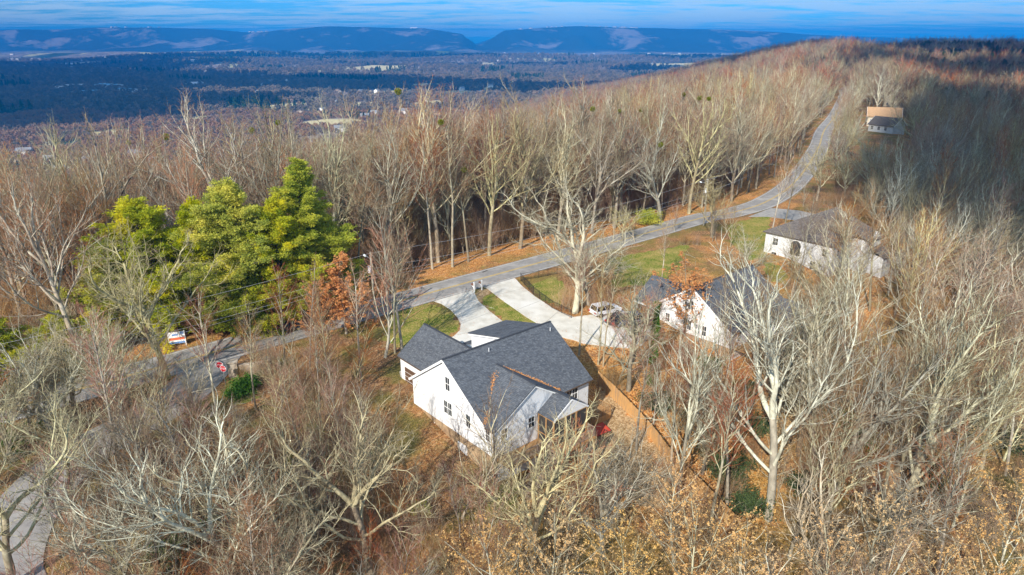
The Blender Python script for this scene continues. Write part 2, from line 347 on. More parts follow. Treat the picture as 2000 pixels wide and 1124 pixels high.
# valley: winter woods, pine stands, tan fields
wood = ramp(nz(.02, 6, .75), [(.3, (.06, .06, .05)), (.5, (.20, .16, .14)), (.7, (.36, .30, .27))])
pine = ramp(nz(.05, 4, .7), [(.35, (.012, .03, .02)), (.7, (.05, .085, .04))])
mpv = nd(t, 'ShaderNodeMapping'); mpv.inputs['Scale'].default_value = (1, .45, 1); L(OB, mpv.inputs[0])
val = mixc(rng_(nz(.0011, 5, .62, mpv.outputs[0]), .50, .58), wood, pine)
fld = mixc(nz(.01, 3), (.50, .42, .24), (.34, .36, .15))
val = mixc(mth('MULTIPLY', rng_(nz(.0042, 4, .55, mpv.outputs[0]), .585, .605), mth('SUBTRACT', 1.0, attr('mount'))), val, fld)
val = mixc(attr('field'), val, mixc(nz(.012, 4), (.62, .50, .28), (.46, .42, .22)))
scar = rng_(nz(.0012, 3), .66, .69); val = mixc(mth('MULTIPLY', scar, attr('mount')), val, (.42, .33, .28))
mpat = mth('MULTIPLY', rng_(nz(.0016, 6, .65), .53, .62), .8); val = mixc(attr('mount'), val, mixc(mpat, (.03, .036, .033), (.27, .215, .20)))  # mountain colour painted as cloud shade, with paler patches of sunlit bare wood
base = mixc(attr('valley'), base, val)
L(base, B.inputs['Base Color'])
bn = nd(t, 'ShaderNodeBump'); bn.inputs['Strength'].default_value = .6; bn.inputs['Distance'].default_value = .12; L(vo.outputs['Distance'], bn.inputs['Height']); L(bn.outputs[0], B.inputs['Normal'])
ground = link('ground', mesh_np('ground', np.stack([X, Y, Z], 1), [FQ], gm, smooth=True), kind='structure')
SD = sdist(X, Y); D0 = np.hypot(X, Y)
def setattr_(me, name, v): a = me.attributes.new(name, 'FLOAT', 'POINT'); a.data.foreach_set('value', np.asarray(v, np.float32))
gr = np.zeros(len(X)); st = np.zeros(len(X))
nearm = (np.abs(X) < 200) & (Y < 260)
for p in LAWNS: gr[nearm] = np.maximum(gr[nearm], inpoly(X[nearm], Y[nearm], p))
st[nearm] = inpoly(X[nearm], Y[nearm], YARD) | inpoly(X[nearm], Y[nearm], STUB)
ru = np.exp(-((SD + 12) / 8.5) ** 2) * 1.15 + .55 * np.exp(-((SD - 34) / 20) ** 2) * (X > 0) + .8 * np.exp(-(((X - 24) / 10) ** 2 + ((Y - 82) / 10) ** 2)) + .5 * np.exp(-(((X - 22) / 16) ** 2 + ((Y - 62) / 14) ** 2))
gr = np.maximum(gr, .42 * np.exp(-((SD + 5.0) / 1.3) ** 2) * (gnoise(X, Y, 5, 30) > -.4))
setattr_(ground.data, 'field', field_mask(X, Y)); setattr_(ground.data, 'grass', gr); setattr_(ground.data, 'straw', st); setattr_(ground.data, 'rust', np.clip(ru * (1 - .75 * sstep(175, 250, Y)), 0, 1))
setattr_(ground.data, 'valley', np.clip(np.maximum(sstep(-300, -520, SD), sstep(1500, 2200, D0)), 0, 1)); setattr_(ground.data, 'mount', sstep(7600, 8600, Y))

# ------------------------------------------------------------------ roads, drives, markings
asph = mat('asphalt', (.30, .285, .27), (.215, .205, .20), 1.3, .9, .25, 5, bscale=30, third=(.37, .35, .33), lo=.3, hi=.7)
asph2 = mat('asphalt_side', (.34, .32, .30), (.25, .235, .23), .8, .9, .25, 5, bscale=30, third=(.20, .19, .19), lo=.3, hi=.7)
conc = mat('concrete', (.66, .635, .575), (.50, .47, .41), .7, .85, .12, 5, bscale=18, third=(.68, .66, .62), lo=.3, hi=.7)
yel = mat('yellow_paint', (.62, .40, .05), (.42, .33, .16), 3, .8, lo=.45, hi=.75)
wht = mat('white_line_paint', (.62, .60, .56), (.40, .38, .36), 3, .8, lo=.45, hi=.75)
def ribbon(name, line, o0, o1, dz, m, n0=0, n1=None, cross=2, **tags):
    P = line[n0:n1]; q = [P[0]]
    for a, b in zip(P[:-1], P[1:]):
        k = max(1, int(np.linalg.norm(b - a) / 1.5)) if np.linalg.norm(b[:2]) < 700 else 4
        q += [a + (b - a) * (i + 1) / k for i in range(k)]
    P = np.array(q); T = np.gradient(P, axis=0); T /= np.linalg.norm(T, axis=1)[:, None]; Nn = np.stack([T[:, 1], -T[:, 0]], 1)
    V = []; 
    for j in range(cross):
        o = o0 + (o1 - o0) * j / (cross - 1); V.append(P + Nn * o)
    V = np.stack(V, 1); zz = terrain(V[..., 0].ravel(), V[..., 1].ravel()).reshape(V.shape[:2])
    zz = np.maximum(zz, zz.mean(1, keepdims=True)) + dz
    V3 = np.concatenate([V, zz[..., None]], 2).reshape(-1, 3); n = len(P)
    F = np.array([[i * cross + j, i * cross + j + 1, (i + 1) * cross + j + 1, (i + 1) * cross + j] for i in range(n - 1) for j in range(cross - 1)])[:, ::-1]
    return link(name, mesh_np(name, V3, [F], m, smooth=True), **tags)
ribbon('road', ROADV, -3.45, 3.45, .05, asph, 0, None, 5, kind='structure')
ribbon('road_marking_yellow', ROADV, -.22, -.08, .058, yel, 8, None, kind='structure')
ribbon('road_marking_yellow', ROADV, .08, .22, .058, yel, 8, None, kind='structure')
ribbon('road_marking_white', ROADV, -3.12, -3.0, .058, wht, 8, None, kind='structure')
ribbon('road_marking_white', ROADV, 3.0, 3.12, .058, wht, 8, None, kind='structure')
ribbon('side_street', SIDE, -3.0, 3.0, .054, asph2, 0, None, 6, kind='structure')
def sheet(name, poly, dz, m, step=.8, thick=.12, **tags):
    """paved area following the ground, cut on a fine grid inside the outline, with a real edge"""
    import bmesh
    bm = bmesh.new(); vs = [bm.verts.new((p[0], p[1], 0)) for p in poly]; bm.faces.new(vs); bmesh.ops.triangulate(bm, faces=bm.faces)
    P = np.array(poly)
    for ax in (0, 1):
        for c in np.arange(P[:, ax].min() + step, P[:, ax].max(), step):
            no = (1, 0, 0) if ax == 0 else (0, 1, 0); co = (c, 0, 0) if ax == 0 else (0, c, 0)
            bmesh.ops.bisect_plane(bm, geom=bm.verts[:] + bm.edges[:] + bm.faces[:], plane_co=co, plane_no=no)
    co = np.array([v.co[:2] for v in bm.verts]); zz = terrain(co[:, 0], co[:, 1])
    for v, z in zip(bm.verts, zz): v.co.z = z + dz
    r = bmesh.ops.extrude_face_region(bm, geom=bm.faces[:])
    for e in r['geom']:
        if isinstance(e, bmesh.types.BMVert): e.co.z += .0
    new = set(e for e in r['geom'] if isinstance(e, bmesh.types.BMVert))
    for v in bm.verts:
        if v not in new: v.co.z -= thick
    bmesh.ops.recalc_face_normals(bm, faces=bm.faces)
    me = bpy.data.meshes.new(name); bm.to_mesh(me); bm.free(); me.materials.append(m); return link(name, me, **tags)
def smoothpoly(P, n=4):
    P = [np.array(p[:2], float) for p in P]; o = []; k = len(P)
    for i in range(k):
        a, b, c, d = P[i - 1], P[i], P[(i + 1) % k], P[(i + 2) % k]
        sharp = np.linalg.norm(c - b) > 9 or np.linalg.norm(c - b) < 1.2
        for q in range(1 if sharp else n):
            tt = q / n; cr = .5 * ((2 * b) + (c - a) * tt + (2 * a - 5 * b + 4 * c - d) * tt * tt + (3 * b - a - 3 * c + d) * tt ** 3)
            o.append(b + (c - b) * tt if sharp else cr)
    return o
sheet('driveway', DRIVE1, .045, conc, kind='structure'); sheet('driveway', DRIVE2, .045, conc, kind='structure')
conc2 = mat('driveway_grey', (.36, .34, .32), (.26, .25, .24), 1.2, .9)
sheet('driveway', DRIVE3, .045, conc2, step=1.5, kind='structure')
# expansion joints sawn in the concrete, patches of tar on the road
jm = mat('joint', (.30, .28, .25))
def strip_px(name, a, b, w, dz, m):
    a = np.array(a); b = np.array(b); n = max(2, int(np.linalg.norm(b - a) / .7)); P = np.array([a + (b - a) * i / n for i in range(n + 1)])
    T = (b - a) / np.linalg.norm(b - a); q = np.array([T[1], -T[0]]) * w / 2; V = np.stack([P - q, P + q], 1).reshape(-1, 2); z = terrain(V[:, 0], V[:, 1]) + dz
    F = np.array([[2 * i, 2 * i + 2, 2 * i + 3, 2 * i + 1] for i in range(n)]); return link(name, mesh_np(name, np.c_[V, z], [F], m), kind='structure')
for a, b in (((871, 600), (930, 586)), ((898, 634), (960, 610)), ((893, 655), (985, 633)), ((968, 578), (1028, 562)), ((1010, 606), (1056, 588)), ((1058, 637), (1092, 608))):
    strip_px('expansion_joint', at(*a)[:2], at(*b)[:2], .07, .052, jm)
strip_px('tar_patch', at(942, 533)[:2], at(952, 529)[:2], .35, .062, mat('tar', (.07, .065, .06)))

# ------------------------------------------------------------------ clouds that shade the land (high, real, outside the picture)
clm = mat('cloud', (.8, .8, .82), rough=1, spec=0)
def cloud(x, y, rx, ry, alt=1000., seed=0, ang=0., label=''):
    import bmesh
    bm = bmesh.new(); bmesh.ops.create_icosphere(bm, subdivisions=5, radius=1)
    V = np.array([v.co[:] for v in bm.verts]); a = np.arctan2(V[:, 1], V[:, 0]); r = np.random.default_rng(seed); k = np.ones(len(V))
    for i in range(2, 12): k += r.uniform(.02, .5 / i ** .75) * np.sin(i * a + r.uniform(0, 6.28))
    k += .10 * gnoise(V[:, 0], V[:, 1], seed + 50, .35)
    k = np.clip(k, .35, 1.7)
    P = np.stack([V[:, 0] * rx * k, V[:, 1] * ry * k, V[:, 2] * 70 + 22 * gnoise(V[:, 0], V[:, 1], seed + 9, .5)], 1)
    for v, c in zip(bm.verts, P): v.co = c
    me = bpy.data.meshes.new('cloud'); bm.to_mesh(me); bm.free(); me.materials.append(clm); me.polygons.foreach_set('use_smooth', [True] * len(me.polygons))
    o = link('cloud', me, kind='stuff'); z0 = tz(x, y); p = np.array([x, y, z0]) + TOSUN * ((alt - z0) / TOSUN[2]); o.location = p; o.rotation_euler = (0, 0, ang); return o
CLOUDS = [  # centre of the shadow on the ground, half sizes
    (266, 322, 62, 150, 0, -.42), (180, 208, 66, 62, 33, -.3), (640, 760, 300, 170, 1, .1), (800, 1300, 420, 260, 2, 0), (420, 1250, 60, 90, 31, 0),
    (-1250, 1750, 640, 520, 3, .1), (-700, 2500, 620, 420, 24, 0), (-1750, 2900, 900, 700, 4, 0), (-2800, 4100, 1200, 700, 5, 0), (150, 2200, 360, 240, 6, -.1), (-300, 4300, 700, 260, 25, 0), (-900, 5700, 950, 450, 9, 0), (2100, 5400, 900, 330, 10, 0), (900, 3700, 450, 200, 7, 0),
    (-2300, 5200, 900, 300, 26, 0)]
for x, y, rx, ry, sdn, an in CLOUDS: cloud(x, y, rx, ry, 1000 if y < 2500 else 1300, sdn, an)
# ------------------------------------------------------------------ air
hz = bpy.data.materials.new('haze'); hz.use_nodes = True; ht = hz.node_tree; ht.nodes.clear()
ho = nd(ht, 'ShaderNodeOutputMaterial'); pv = nd(ht, 'ShaderNodeVolumePrincipled'); pv.inputs['Color'].default_value = (.006, .33, .90, 1); pv.inputs['Density'].default_value = 1.35e-4; pv.inputs['Anisotropy'].default_value = .0
ht.links.new(pv.outputs[0], ho.inputs['Volume'])
MB().box((-15500, -290, Z.min() - 1), (15500, 17300, 215)).build('haze', hz, kind='stuff')
# ------------------------------------------------------------------ house materials
def lined(name, col, step, depth, rough=.6, var=.04, axis='Z'):
    m = mat(name, col, tuple(c * (1 - var * 2) for c in col), 1.6, rough, lo=.3, hi=.75); t = m.node_tree; b = t.nodes['Principled BSDF']
    tcn = nd(t, 'ShaderNodeTexCoord'); w = nd(t, 'ShaderNodeTexWave', wave_type='BANDS', bands_direction=axis, wave_profile='SAW'); w.inputs['Scale'].default_value = 3.14159 / step / 10 * 1.0
    mp = nd(t, 'ShaderNodeMapping'); t.links.new(tcn.outputs['Object'], mp.inputs[0]); t.links.new(mp.outputs[0], w.inputs['Vector']); w.inputs['Scale'].default_value = .314 / step
    bp = nd(t, 'ShaderNodeBump'); bp.inputs['Strength'].default_value = 1; bp.inputs['Distance'].default_value = depth; t.links.new(w.outputs['Fac'], bp.inputs['Height']); t.links.new(bp.outputs[0], b.inputs['Normal']); return m
siding = lined('white_lap_siding', (.83, .84, .86), .16, .02)
siding_grey = lined('aged_siding', (.70, .72, .74), .18, .02, var=.10)
cream = lined('cream_siding', (.62, .55, .42), .18, .02)
trim = mat('white_trim', (.85, .85, .84), rough=.5); gtrim = mat('gutter_bronze', (.10, .07, .05), rough=.5); rust_trim = mat('rake_underlay', (.52, .27, .10), (.40, .20, .08), 6)
glass = mat('window_glass', (.018, .022, .026), (.05, .06, .07), .9, rough=.08, spec=.6)
found = mat('tan_parged_foundation', (.46, .33, .20), (.33, .22, .13), 1.2, .9, .3, 5, third=(.24, .16, .10))
deckw = mat('deck_timber', (.42, .24, .095), (.30, .17, .08), 2.2, .75, stretch=(1, 6, 1)); oldw = mat('weathered_timber', (.34, .26, .20), (.22, .16, .12), 2.5, .85)
fencew = mat('fence_timber', (.58, .33, .12), (.42, .24, .10), 3, .8, stretch=(6, 6, .5), third=(.33, .22, .13))
doorb = mat('door_brown', (.13, .075, .045), (.09, .05, .03), 3); screenm = mat('insect_screen', (.045, .042, .04), rough=.6)
leafm = mat('leaf_litter', (.62, .30, .11), (.42, .19, .07), 5, .95)
def shingle(name, a, b, c):
    m = mat(name, a, rough=.9); t = m.node_tree; bs = t.nodes['Principled BSDF']; tcn = nd(t, 'ShaderNodeTexCoord'); sp = nd(t, 'ShaderNodeSeparateXYZ'); t.links.new(tcn.outputs['Object'], sp.inputs[0])
    a1 = nd(t, 'ShaderNodeMath', operation='ADD'); t.links.new(sp.outputs[0], a1.inputs[0]); t.links.new(sp.outputs[1], a1.inputs[1])
    m1 = nd(t, 'ShaderNodeMath', operation='MULTIPLY'); m1.inputs[1].default_value = 1.75; t.links.new(sp.outputs[2], m1.inputs[0])
    cbn = nd(t, 'ShaderNodeCombineXYZ'); t.links.new(a1.outputs[0], cbn.inputs[0]); t.links.new(m1.outputs[0], cbn.inputs[1])
    br = nd(t, 'ShaderNodeTexBrick', offset=.37); br.inputs['Scale'].default_value = 1; br.inputs['Brick Width'].default_value = .38; br.inputs['Row Height'].default_value = .16; br.inputs['Mortar Size'].default_value = .012; br.inputs['Bias'].default_value = 0
    br.inputs['Color1'].default_value = (*a, 1); br.inputs['Color2'].default_value = (*b, 1); br.inputs['Mortar'].default_value = (*[q * .55 for q in a], 1); t.links.new(cbn.outputs[0], br.inputs['Vector'])
    n = nd(t, 'ShaderNodeTexNoise'); n.inputs['Scale'].default_value = 3.2; n.inputs['Detail'].default_value = 5; n.inputs['Roughness'].default_value = .75; t.links.new(tcn.outputs['Object'], n.inputs['Vector'])
    r = nd(t, 'ShaderNodeMapRange'); r.inputs[1].default_value = .55; r.inputs[2].default_value = .72; t.links.new(n.outputs['Fac'], r.inputs[0])
    x = nd(t, 'ShaderNodeMix', data_type='RGBA'); t.links.new(br.outputs['Color'], x.inputs[6]); x.inputs[7].default_value = (*c, 1); t.links.new(r.outputs[0], x.inputs[0]); t.links.new(x.outputs[2], bs.inputs['Base Color'])
    bp = nd(t, 'ShaderNodeBump'); bp.inputs['Strength'].default_value = .5; bp.inputs['Distance'].default_value = .03; t.links.new(br.outputs['Fac'], bp.inputs['Height']); t.links.new(bp.outputs[0], bs.inputs['Normal']); return m
roofm = shingle('charcoal_shingle', (.068, .076, .092), (.12, .132, .152), (.175, .185, .20)); roof3 = shingle('brown_shingle', (.10, .085, .08), (.17, .15, .135), (.23, .20, .18)); roof4 = shingle('tan_shingle', (.40, .24, .13), (.50, .32, .18), (.55, .38, .25))

def window(par, cx, cy, cz, w, h, nrm, rows=2, cols=1, double=False, name='window'):
    """casing and muntins standing proud of the wall, dark panes as a sub-part. nrm: '-x','+x','-y','+y'"""
    sx = nrm[1] == 'y'; sg = -1 if nrm[0] == '-' else 1
    def P(a, n, b): return (cx + a, cy + sg * n, cz + b) if sx else (cx + sg * n, cy + a, cz + b)
    def bx(mb, a0, a1, n0, n1, b0, b1):
        p, q = P(a0, n0, b0), P(a1, n1, b1); mb.box(tuple(min(i, j) for i, j in zip(p, q)), tuple(max(i, j) for i, j in zip(p, q)))
    f = MB(); g = MB(); W2, H2 = w / 2, h / 2
    for a0, a1, b0, b1 in ((-W2 - .09, -W2, -H2 - .1, H2 + .1), (W2, W2 + .09, -H2 - .1, H2 + .1), (-W2, W2, H2, H2 + .1), (-W2, W2, -H2 - .12, -H2)): bx(f, a0, a1, .003, .05, b0, b1)
    bx(g, -W2, W2, .004, .012, -H2, H2)
    k = 2 if double else 1
    if double: bx(f, -.05, .05, .013, .05, -H2, H2)
    for i in range(k):
        x0 = -W2 + i * w / k; x1 = x0 + w / k
        for r in range(1, rows * 2):
            b = -H2 + h * r / (rows * 2); th = .03 if r == rows else .014; bx(f, x0, x1, .014, .035 + .004 * i, b - th, b + th)
        for c in range(1, cols + 1):
            a = x0 + (x1 - x0) * c / (cols + 1); bx(f, a - .013, a + .013, .015, .032, -H2, H2)
    o = f.build(name, trim, par); g.build('pane', glass, o); return o
def gable_poly(side, pts): return pts

HD = 0.35
def rail(mb, a, b, h=.95, mi=0, step=.16):
    a = np.array(a, float); b = np.array(b, float); up = np.array([0, 0, h]); L_ = np.linalg.norm(b - a)
    mb.bar(a + up, b + up, .09, .05, mi); mb.bar(a + [0, 0, .12], b + [0, 0, .12], .05, .05, mi)
    n = int(L_ / step)
    for i in range(n + 1): p = a + (b - a) * i / n; mb.bar(p + [0, 0, .1], p + up, .035, .035, mi)
    n = max(1, round(L_ / 1.7))
    for i in range(n + 1): p = a + (b - a) * i / n; mb.bar(p - [0, 0, .15], p + up + [0, 0, .06], .1, .1, mi)

def main_house():
    h = thing('house', 'white house with charcoal gable roofs and a screened back porch at picture centre', 'house', O1, -AZ)
    gz = lambda u, v: tz(*(uvw(u, v)[:2])) - O1[2] - .25
    wl = MB()
    # left wall: gable of the main block and the side of the back wing, one face
    wl.wall([(.3, 6.25, 0), (.3, 6.25, 3.2), (.3, 0, 7.6), (.3, -6.5, 3.2), (.3, -6.5, 0)], (.16, 0, 0))
    wl.wall([(.3, -6.5, 0), (.3, -6.5, 3.15), (.3, -7.95, 3.12), (.3, -7.95, 0)], (.16, 0, 0))
    wl.wall([(.3, -1.6, -3.3), (.3, -1.6, 0), (.3, -3.2, 0), (.3, -3.2, -3.7)], (.16, 0, 0)) if False else None
    # back wing gable wall and the piece right of it, down to the ground
    wl.wall([(.46, -7.95, -.22), (.46, -7.95, 3.25), (5.35, -7.95, 6.27), (10.2, -7.95, 3.28), (10.2, -7.95, -.22)], (0, .16, 0))
    wl.wall([(10.2, -7.95, -3.6), (10.2, -7.95, 3.1), (10.2, -6.5, 3.2), (10.2, -6.5, -3.4)], (-.16, 0, 0))
    wl.wall([(10.2, -6.5, -3.6), (10.2, -6.5, 3.3), (14.9, -6.5, 3.3), (14.9, -6.5, -3.6)], (0, .16, 0))
    wl.wall([(14.9, 6.25, 0), (14.9, 6.25, 3.2), (14.9, 0, 7.6), (14.9, -6.34, 3.2), (14.9, -6.34, -3.6), (14.9, 2, -1.6)], (-.16, 0, 0))
    wl.wall([(.46, 6.25, 0), (.46, 6.25, 3.2), (14.74, 6.25, 3.2), (14.74, 6.25, 0)], (0, -.16, 0))
    # white panel low on the foundation and under the deck
    wl.wall([(.27, -1.9, -2.9), (.27, -1.9, -.95), (.27, -3.45, -.95), (.27, -3.45, -3.5)], (.1, 0, 0))
    wl.wall([(.46, -7.98, -4.2), (.46, -7.98, -.85), (5.9, -7.98, -.85), (5.9, -7.98, -4.2)], (0, .1, 0))
    # garage wing and dormer
    wl.wall([(2.4, 12.2, -.3), (2.4, 12.2, 3.2), (2.4, 6.26, 3.2), (2.4, 6.26, -.3)], (.16, 0, 0))
    wl.wall([(2.56, 12.1, -.3), (2.56, 12.1, 3.2), (6, 12.1, 5.9), (9.5, 12.1, 3.2), (9.5, 12.1, -.3)], (0, -.16, 0))
    wl.wall([(9.6, 12.2, -.3), (9.6, 12.2, 3.2), (9.6, 6.26, 3.2), (9.6, 6.26, -.3)], (-.16, 0, 0))
    wl.wall([(8.42, .5, 7.3), (8.42, .5, 7.62), (8.42, 6.1, 6.24), (8.42, 6.1, 3.2)], (.16, 0, 0))
    wl.wall([(13.6, .5, 7.3), (13.6, .5, 7.62), (13.6, 6.1, 6.24), (13.6, 6.1, 3.2)], (-.16, 0, 0))
    wl.wall([(8.44, 6.1, 3.2), (8.44, 6.1, 6.2), (13.58, 6.1, 6.2), (13.58, 6.1, 3.2)], (0, -.16, 0))
    # soffit and frieze boards
    wl.build('wall', siding, h)
    def rake(p, q): MB().bar(np.array(p) + [0, 0, -.16], np.array(q) + [0, 0, -.16], .05, .24).build('fascia', trim, h)
    for a, b in (((.02, 6.6, 3.11), (.02, 0, 7.8)), ((.02, 0, 7.8), (.02, -6.85, 3.11)), ((15.18, 6.6, 3.11), (15.18, 0, 7.8)), ((15.18, 0, 7.8), (15.18, -6.85, 3.11)),
                 ((0, -8.18, 3.11), (5.35, -8.18, 6.4)), ((5.35, -8.18, 6.4), (10.7, -8.18, 3.11)), ((8.13, .1, 7.82), (8.13, 6.35, 6.3)), ((8.13, 6.33, 6.3), (13.9, 6.33, 6.3)), ((2.07, 12.28, 3.11), (6, 12.28, 6.1)), ((6, 12.28, 6.1), (9.93, 12.28, 3.11))): rake(a, b)
    for a, b in (((2.05, 12.3, 3.05), (2.05, 6.6, 3.05)), ((-.02, -6.85, 3.02), (-.02, -8.2, 3.02)), ((10.72, -6.9, 3.04), (15.2, -6.9, 3.04)), ((9.93, 10.15, 2.98), (15.2, 10.15, 2.98))): MB().bar(a, b, .12, .12).build('gutter', gtrim, h)
    MB().bar((.1, -8.1, 2.95), (.1, -8.1, -2.8), .11, .09).build('downspout', gtrim, h)
    rf = MB(); T = .13
    rf.slab([(0, 0, 7.8), (15.2, 0, 7.8), (15.2, -6.9, 3.08), (10.7, -6.9, 3.08), (5.35, -2.05, 6.4), (0, -6.9, 3.08)], T)
    rf.slab([(0, 0, 7.8), (15.2, 0, 7.8), (15.2, 6.65, 3.07), (0, 6.65, 3.07)], T)
    rf.slab([(0, -8.22, 3.11), (5.35, -8.22, 6.4), (5.35, -2.05, 6.4), (0, -6.85, 3.11)], T); rf.slab([(10.7, -8.22, 3.11), (5.35, -8.22, 6.4), (5.35, -2.05, 6.4), (10.7, -6.85, 3.11)], T)
    rf.slab([(2.07, 12.32, 3.11), (6, 12.32, 6.1), (6, 2.4, 6.1), (2.07, 6.6, 3.11)], T); rf.slab([(9.93, 12.32, 3.11), (6, 12.32, 6.1), (6, 2.4, 6.1), (9.93, 6.6, 3.11)], T)
    rf.slab([(8.1, .02, 7.86), (13.9, .02, 7.86), (13.9, 6.4, 6.3), (8.1, 6.4, 6.3)], T)
    rf.slab([(9.95, 10.15, 3.1), (15.2, 10.15, 3.1), (15.2, 6.2, 4.3), (9.95, 6.2, 4.3)], T)
    # porch roof
    rf.slab([(8.3, -7.9, 4.62), (8.3, -10.35, 4.62), (5.85, -10.35, 3.02), (5.85, -7.9, 3.02)], T); rf.slab([(8.3, -7.9, 4.62), (8.3, -10.35, 4.62), (10.75, -10.35, 3.02), (10.75, -7.9, 3.02)], T)
    R = rf.build('roof', roofm, h)
    rc = MB()
    for a, b in (((0, 0, 7.83), (15.2, 0, 7.83)), ((5.35, -8.22, 6.43), (5.35, -2.2, 6.43)), ((6, 12.3, 6.13), (6, 2.5, 6.13)), ((8.3, -10.35, 4.65), (8.3, -7.9, 4.65))): rc.bar(a, b, .26, .05)
    rc.build('ridge_cap', mat('ridge_shingle', (.045, .05, .062), rough=.9), R)
    # leaves caught in the two valleys
    for side in (0, 1):
        lm = MB(); r = np.random.default_rng(5 + side)
        A, Bq = (np.array([5.1, -2.4, 6.32]), np.array([0.2, -6.7, 3.2])) if side == 0 else (np.array([5.9, -2.5, 6.14]), np.array([10.6, -6.75, 3.18]))
        for i in range(420):
            q = r.random(); 
            if side == 0 and (q < .1 or (.42 < q < .8 and r.random() < .88)): continue
            if side == 1 and q > .97: continue
            wd = (.06 + .24 * math.sin(min(1, q * (2.2 if side == 0 else 1.3)) * 3.14) ** 2) if side == 0 else .05 + .15 * q
            if side == 0 and q > .8: wd = .22
            p = A + (Bq - A) * q + np.array([r.normal(0, wd * .6), r.normal(0, wd * .6), 0]); du = (p - (A + (Bq - A) * q))
            z = 7.8 + .684 * p[1] if True else 0; z2 = 3.11 + .615 * (p[0] if side == 0 else 10.7 - p[0]); p[2] = max(z, z2) + .015
            a = r.uniform(0, 6.28); s_ = r.uniform(.06, .13); c1 = np.array([math.cos(a), math.sin(a), r.uniform(-.1, .7)]) * s_; c2 = np.array([-math.sin(a), math.cos(a), r.uniform(-.1, .5)]) * s_ * .7
            lm.add([p - c1, p - c2, p + c1, p + c2], [(0, 1, 2, 3)])
        lm.build('leaf_litter', leafm, R, label='orange leaves caught in the roof valley')
    for (u, v) in ((5.5, -.75), (14.3, -.9), (3.5, -4.6)):
        MB().tube([(u, v, 7.8 + .685 * v - .1), (u, v, 7.8 + .685 * v + .38)], .07).build('vent_pipe', mat('vent_grey', (.45, .46, .48)), R)
    fo = MB()
    fo.wall([(.38, 6.2, -1.2), (.38, 6.2, -.005), (.38, -7.9, -.005), (.38, -7.9, -4.6)], (.3, 0, 0)); fo.wall([(.46, -7.84, -4.6), (.46, -7.84, -.86), (10, -7.84, -.86), (10, -7.84, -4.6)], (0, .3, 0))
    fo.wall([(14.8, 6.2, -2.2), (14.8, 6.2, -.05), (14.8, 2.2, -1.7), (14.8, -6.3, -3.7)], (-.2, 0, 0))
    fo.build('foundation', found, h)
    window(h, .3, -.45, 5.1, .72, 1.5, '-x', 1, 1); window(h, .3, -.37, 2.27, 1.35, 1.45, '-x', 1, 1, True); window(h, .3, -3.83, 2.3, .68, 1.4, '-x', 1, 1); window(h, .3, -6.95, 2.2, .6, 1.4, '-x', 1, 1)
    window(h, 1.5, -7.95, 2.3, .78, 1.1, '-y', 1, 1); window(h, 5.05, -7.95, 2.2, .78, 1.15, '-y', 1, 1); window(h, 12.3, -6.5, 2.1, 1.7, 1.45, '-y', 1, 1, True); window(h, 12.6, -6.5, -1.6, 1.5, 1.2, '-y', 1, 1, True)
    window(h, .38, 2.7, -1.2, .55, .7, '-x', 1, 1); window(h, 11, 6.1, 5.2, 1.6, .9, '+y', 1, 1, True)
    d = MB(); d.box((2.33, 8.2, -.25), (2.39, 11.2, 1.95)); gd = d.build('garage_door', doorb, h)
    l2 = MB(); [l2.box((2.31, 8.2, -.25 + .55 * i), (2.329, 11.2, -.23 + .55 * i)) for i in range(1, 4)]; l2.build('door_joint', trim, gd)
    # deck with railing, stair, porch
    dk = MB()
    for i in range(12): dk.box((.5, -7.99 - .165 * (i + 1) + .012, -.06), (5.9, -7.99 - .165 * i, -.01))
    for i in range(15): dk.box((5.9, -7.99 - .24 * (i + 1) + .012, -.062), (10.75, -7.99 - .24 * i, -.012))
    dk.box((.5, -9.98, -.3), (5.9, -9.9, -.07)); dk.box((5.9, -11.6, -.3), (10.75, -11.52, -.07)); dk.box((.5, -9.9, -.3), (.56, -8.0, -.07)); dk.box((5.88, -11.5, -.3), (5.95, -10.0, -.07))
    for u, v in ((.8, -9.8), (3.3, -9.8), (6.0, -9.8), (6.1, -11.45), (8.4, -11.45), (10.6, -11.45), (10.6, -9)): dk.box((u - .08, v - .08, gz(u, v)), (u + .08, v + .08, -.3))
    D = dk.build('deck', deckw, h)
    rl = MB(); rail(rl, (.6, -9.92, 0), (5.9, -9.92, 0)); rail(rl, (.6, -8.1, 0), (.6, -9.9, 0)); rail(rl, (7.2, -11.5, 0), (10.7, -11.5, 0)); rail(rl, (10.7, -10.5, 0), (10.7, -11.5, 0)); rl.build('railing', oldw, D)
    stx = MB(); n = 17; 
    for i in range(n): u = 5.8 - 4.6 * i / n; z = -.2 - (3.75) * i / n; stx.box((u - .29, -11.35, z - .04), (u, -10.15, z))
    stx.bar((5.9, -11.38, -.3), (1.2, -11.38, -4.05), .05, .26); stx.bar((5.9, -10.12, -.3), (1.2, -10.12, -4.05), .05, .26)
    ST = stx.build('stair', oldw, h); sr = MB()
    for v in (-11.38, -10.12):
        sr.bar((5.9, v, .8), (1.2, v, -3.0), .09, .06)
        for i in range(28): u = 5.9 - 4.7 * i / 27; z = -.2 - 3.8 * i / 27; sr.bar((u, v, z), (u, v, z + 1), .035 if i % 7 else .1)
    sr.build('handrail', oldw, ST)
    po = MB()
    for u, v in ((5.95, -8.1), (5.95, -9.2), (5.95, -10.25), (7.55, -10.25), (9.1, -10.25), (10.65, -10.25), (10.65, -9.2)): po.box((u - .075, v - .075, -.01), (u + .075, v + .075, 2.95))
    for a, b in (((5.95, -8.1), (5.95, -10.25)), ((5.95, -10.25), (10.65, -10.25)), ((10.65, -10.25), (10.65, -8.1))):
        for z in (.9, 2.9): po.bar((a[0], a[1], z), (b[0], b[1], z), .07, .12)
    PO = po.build('porch_frame', deckw, h)
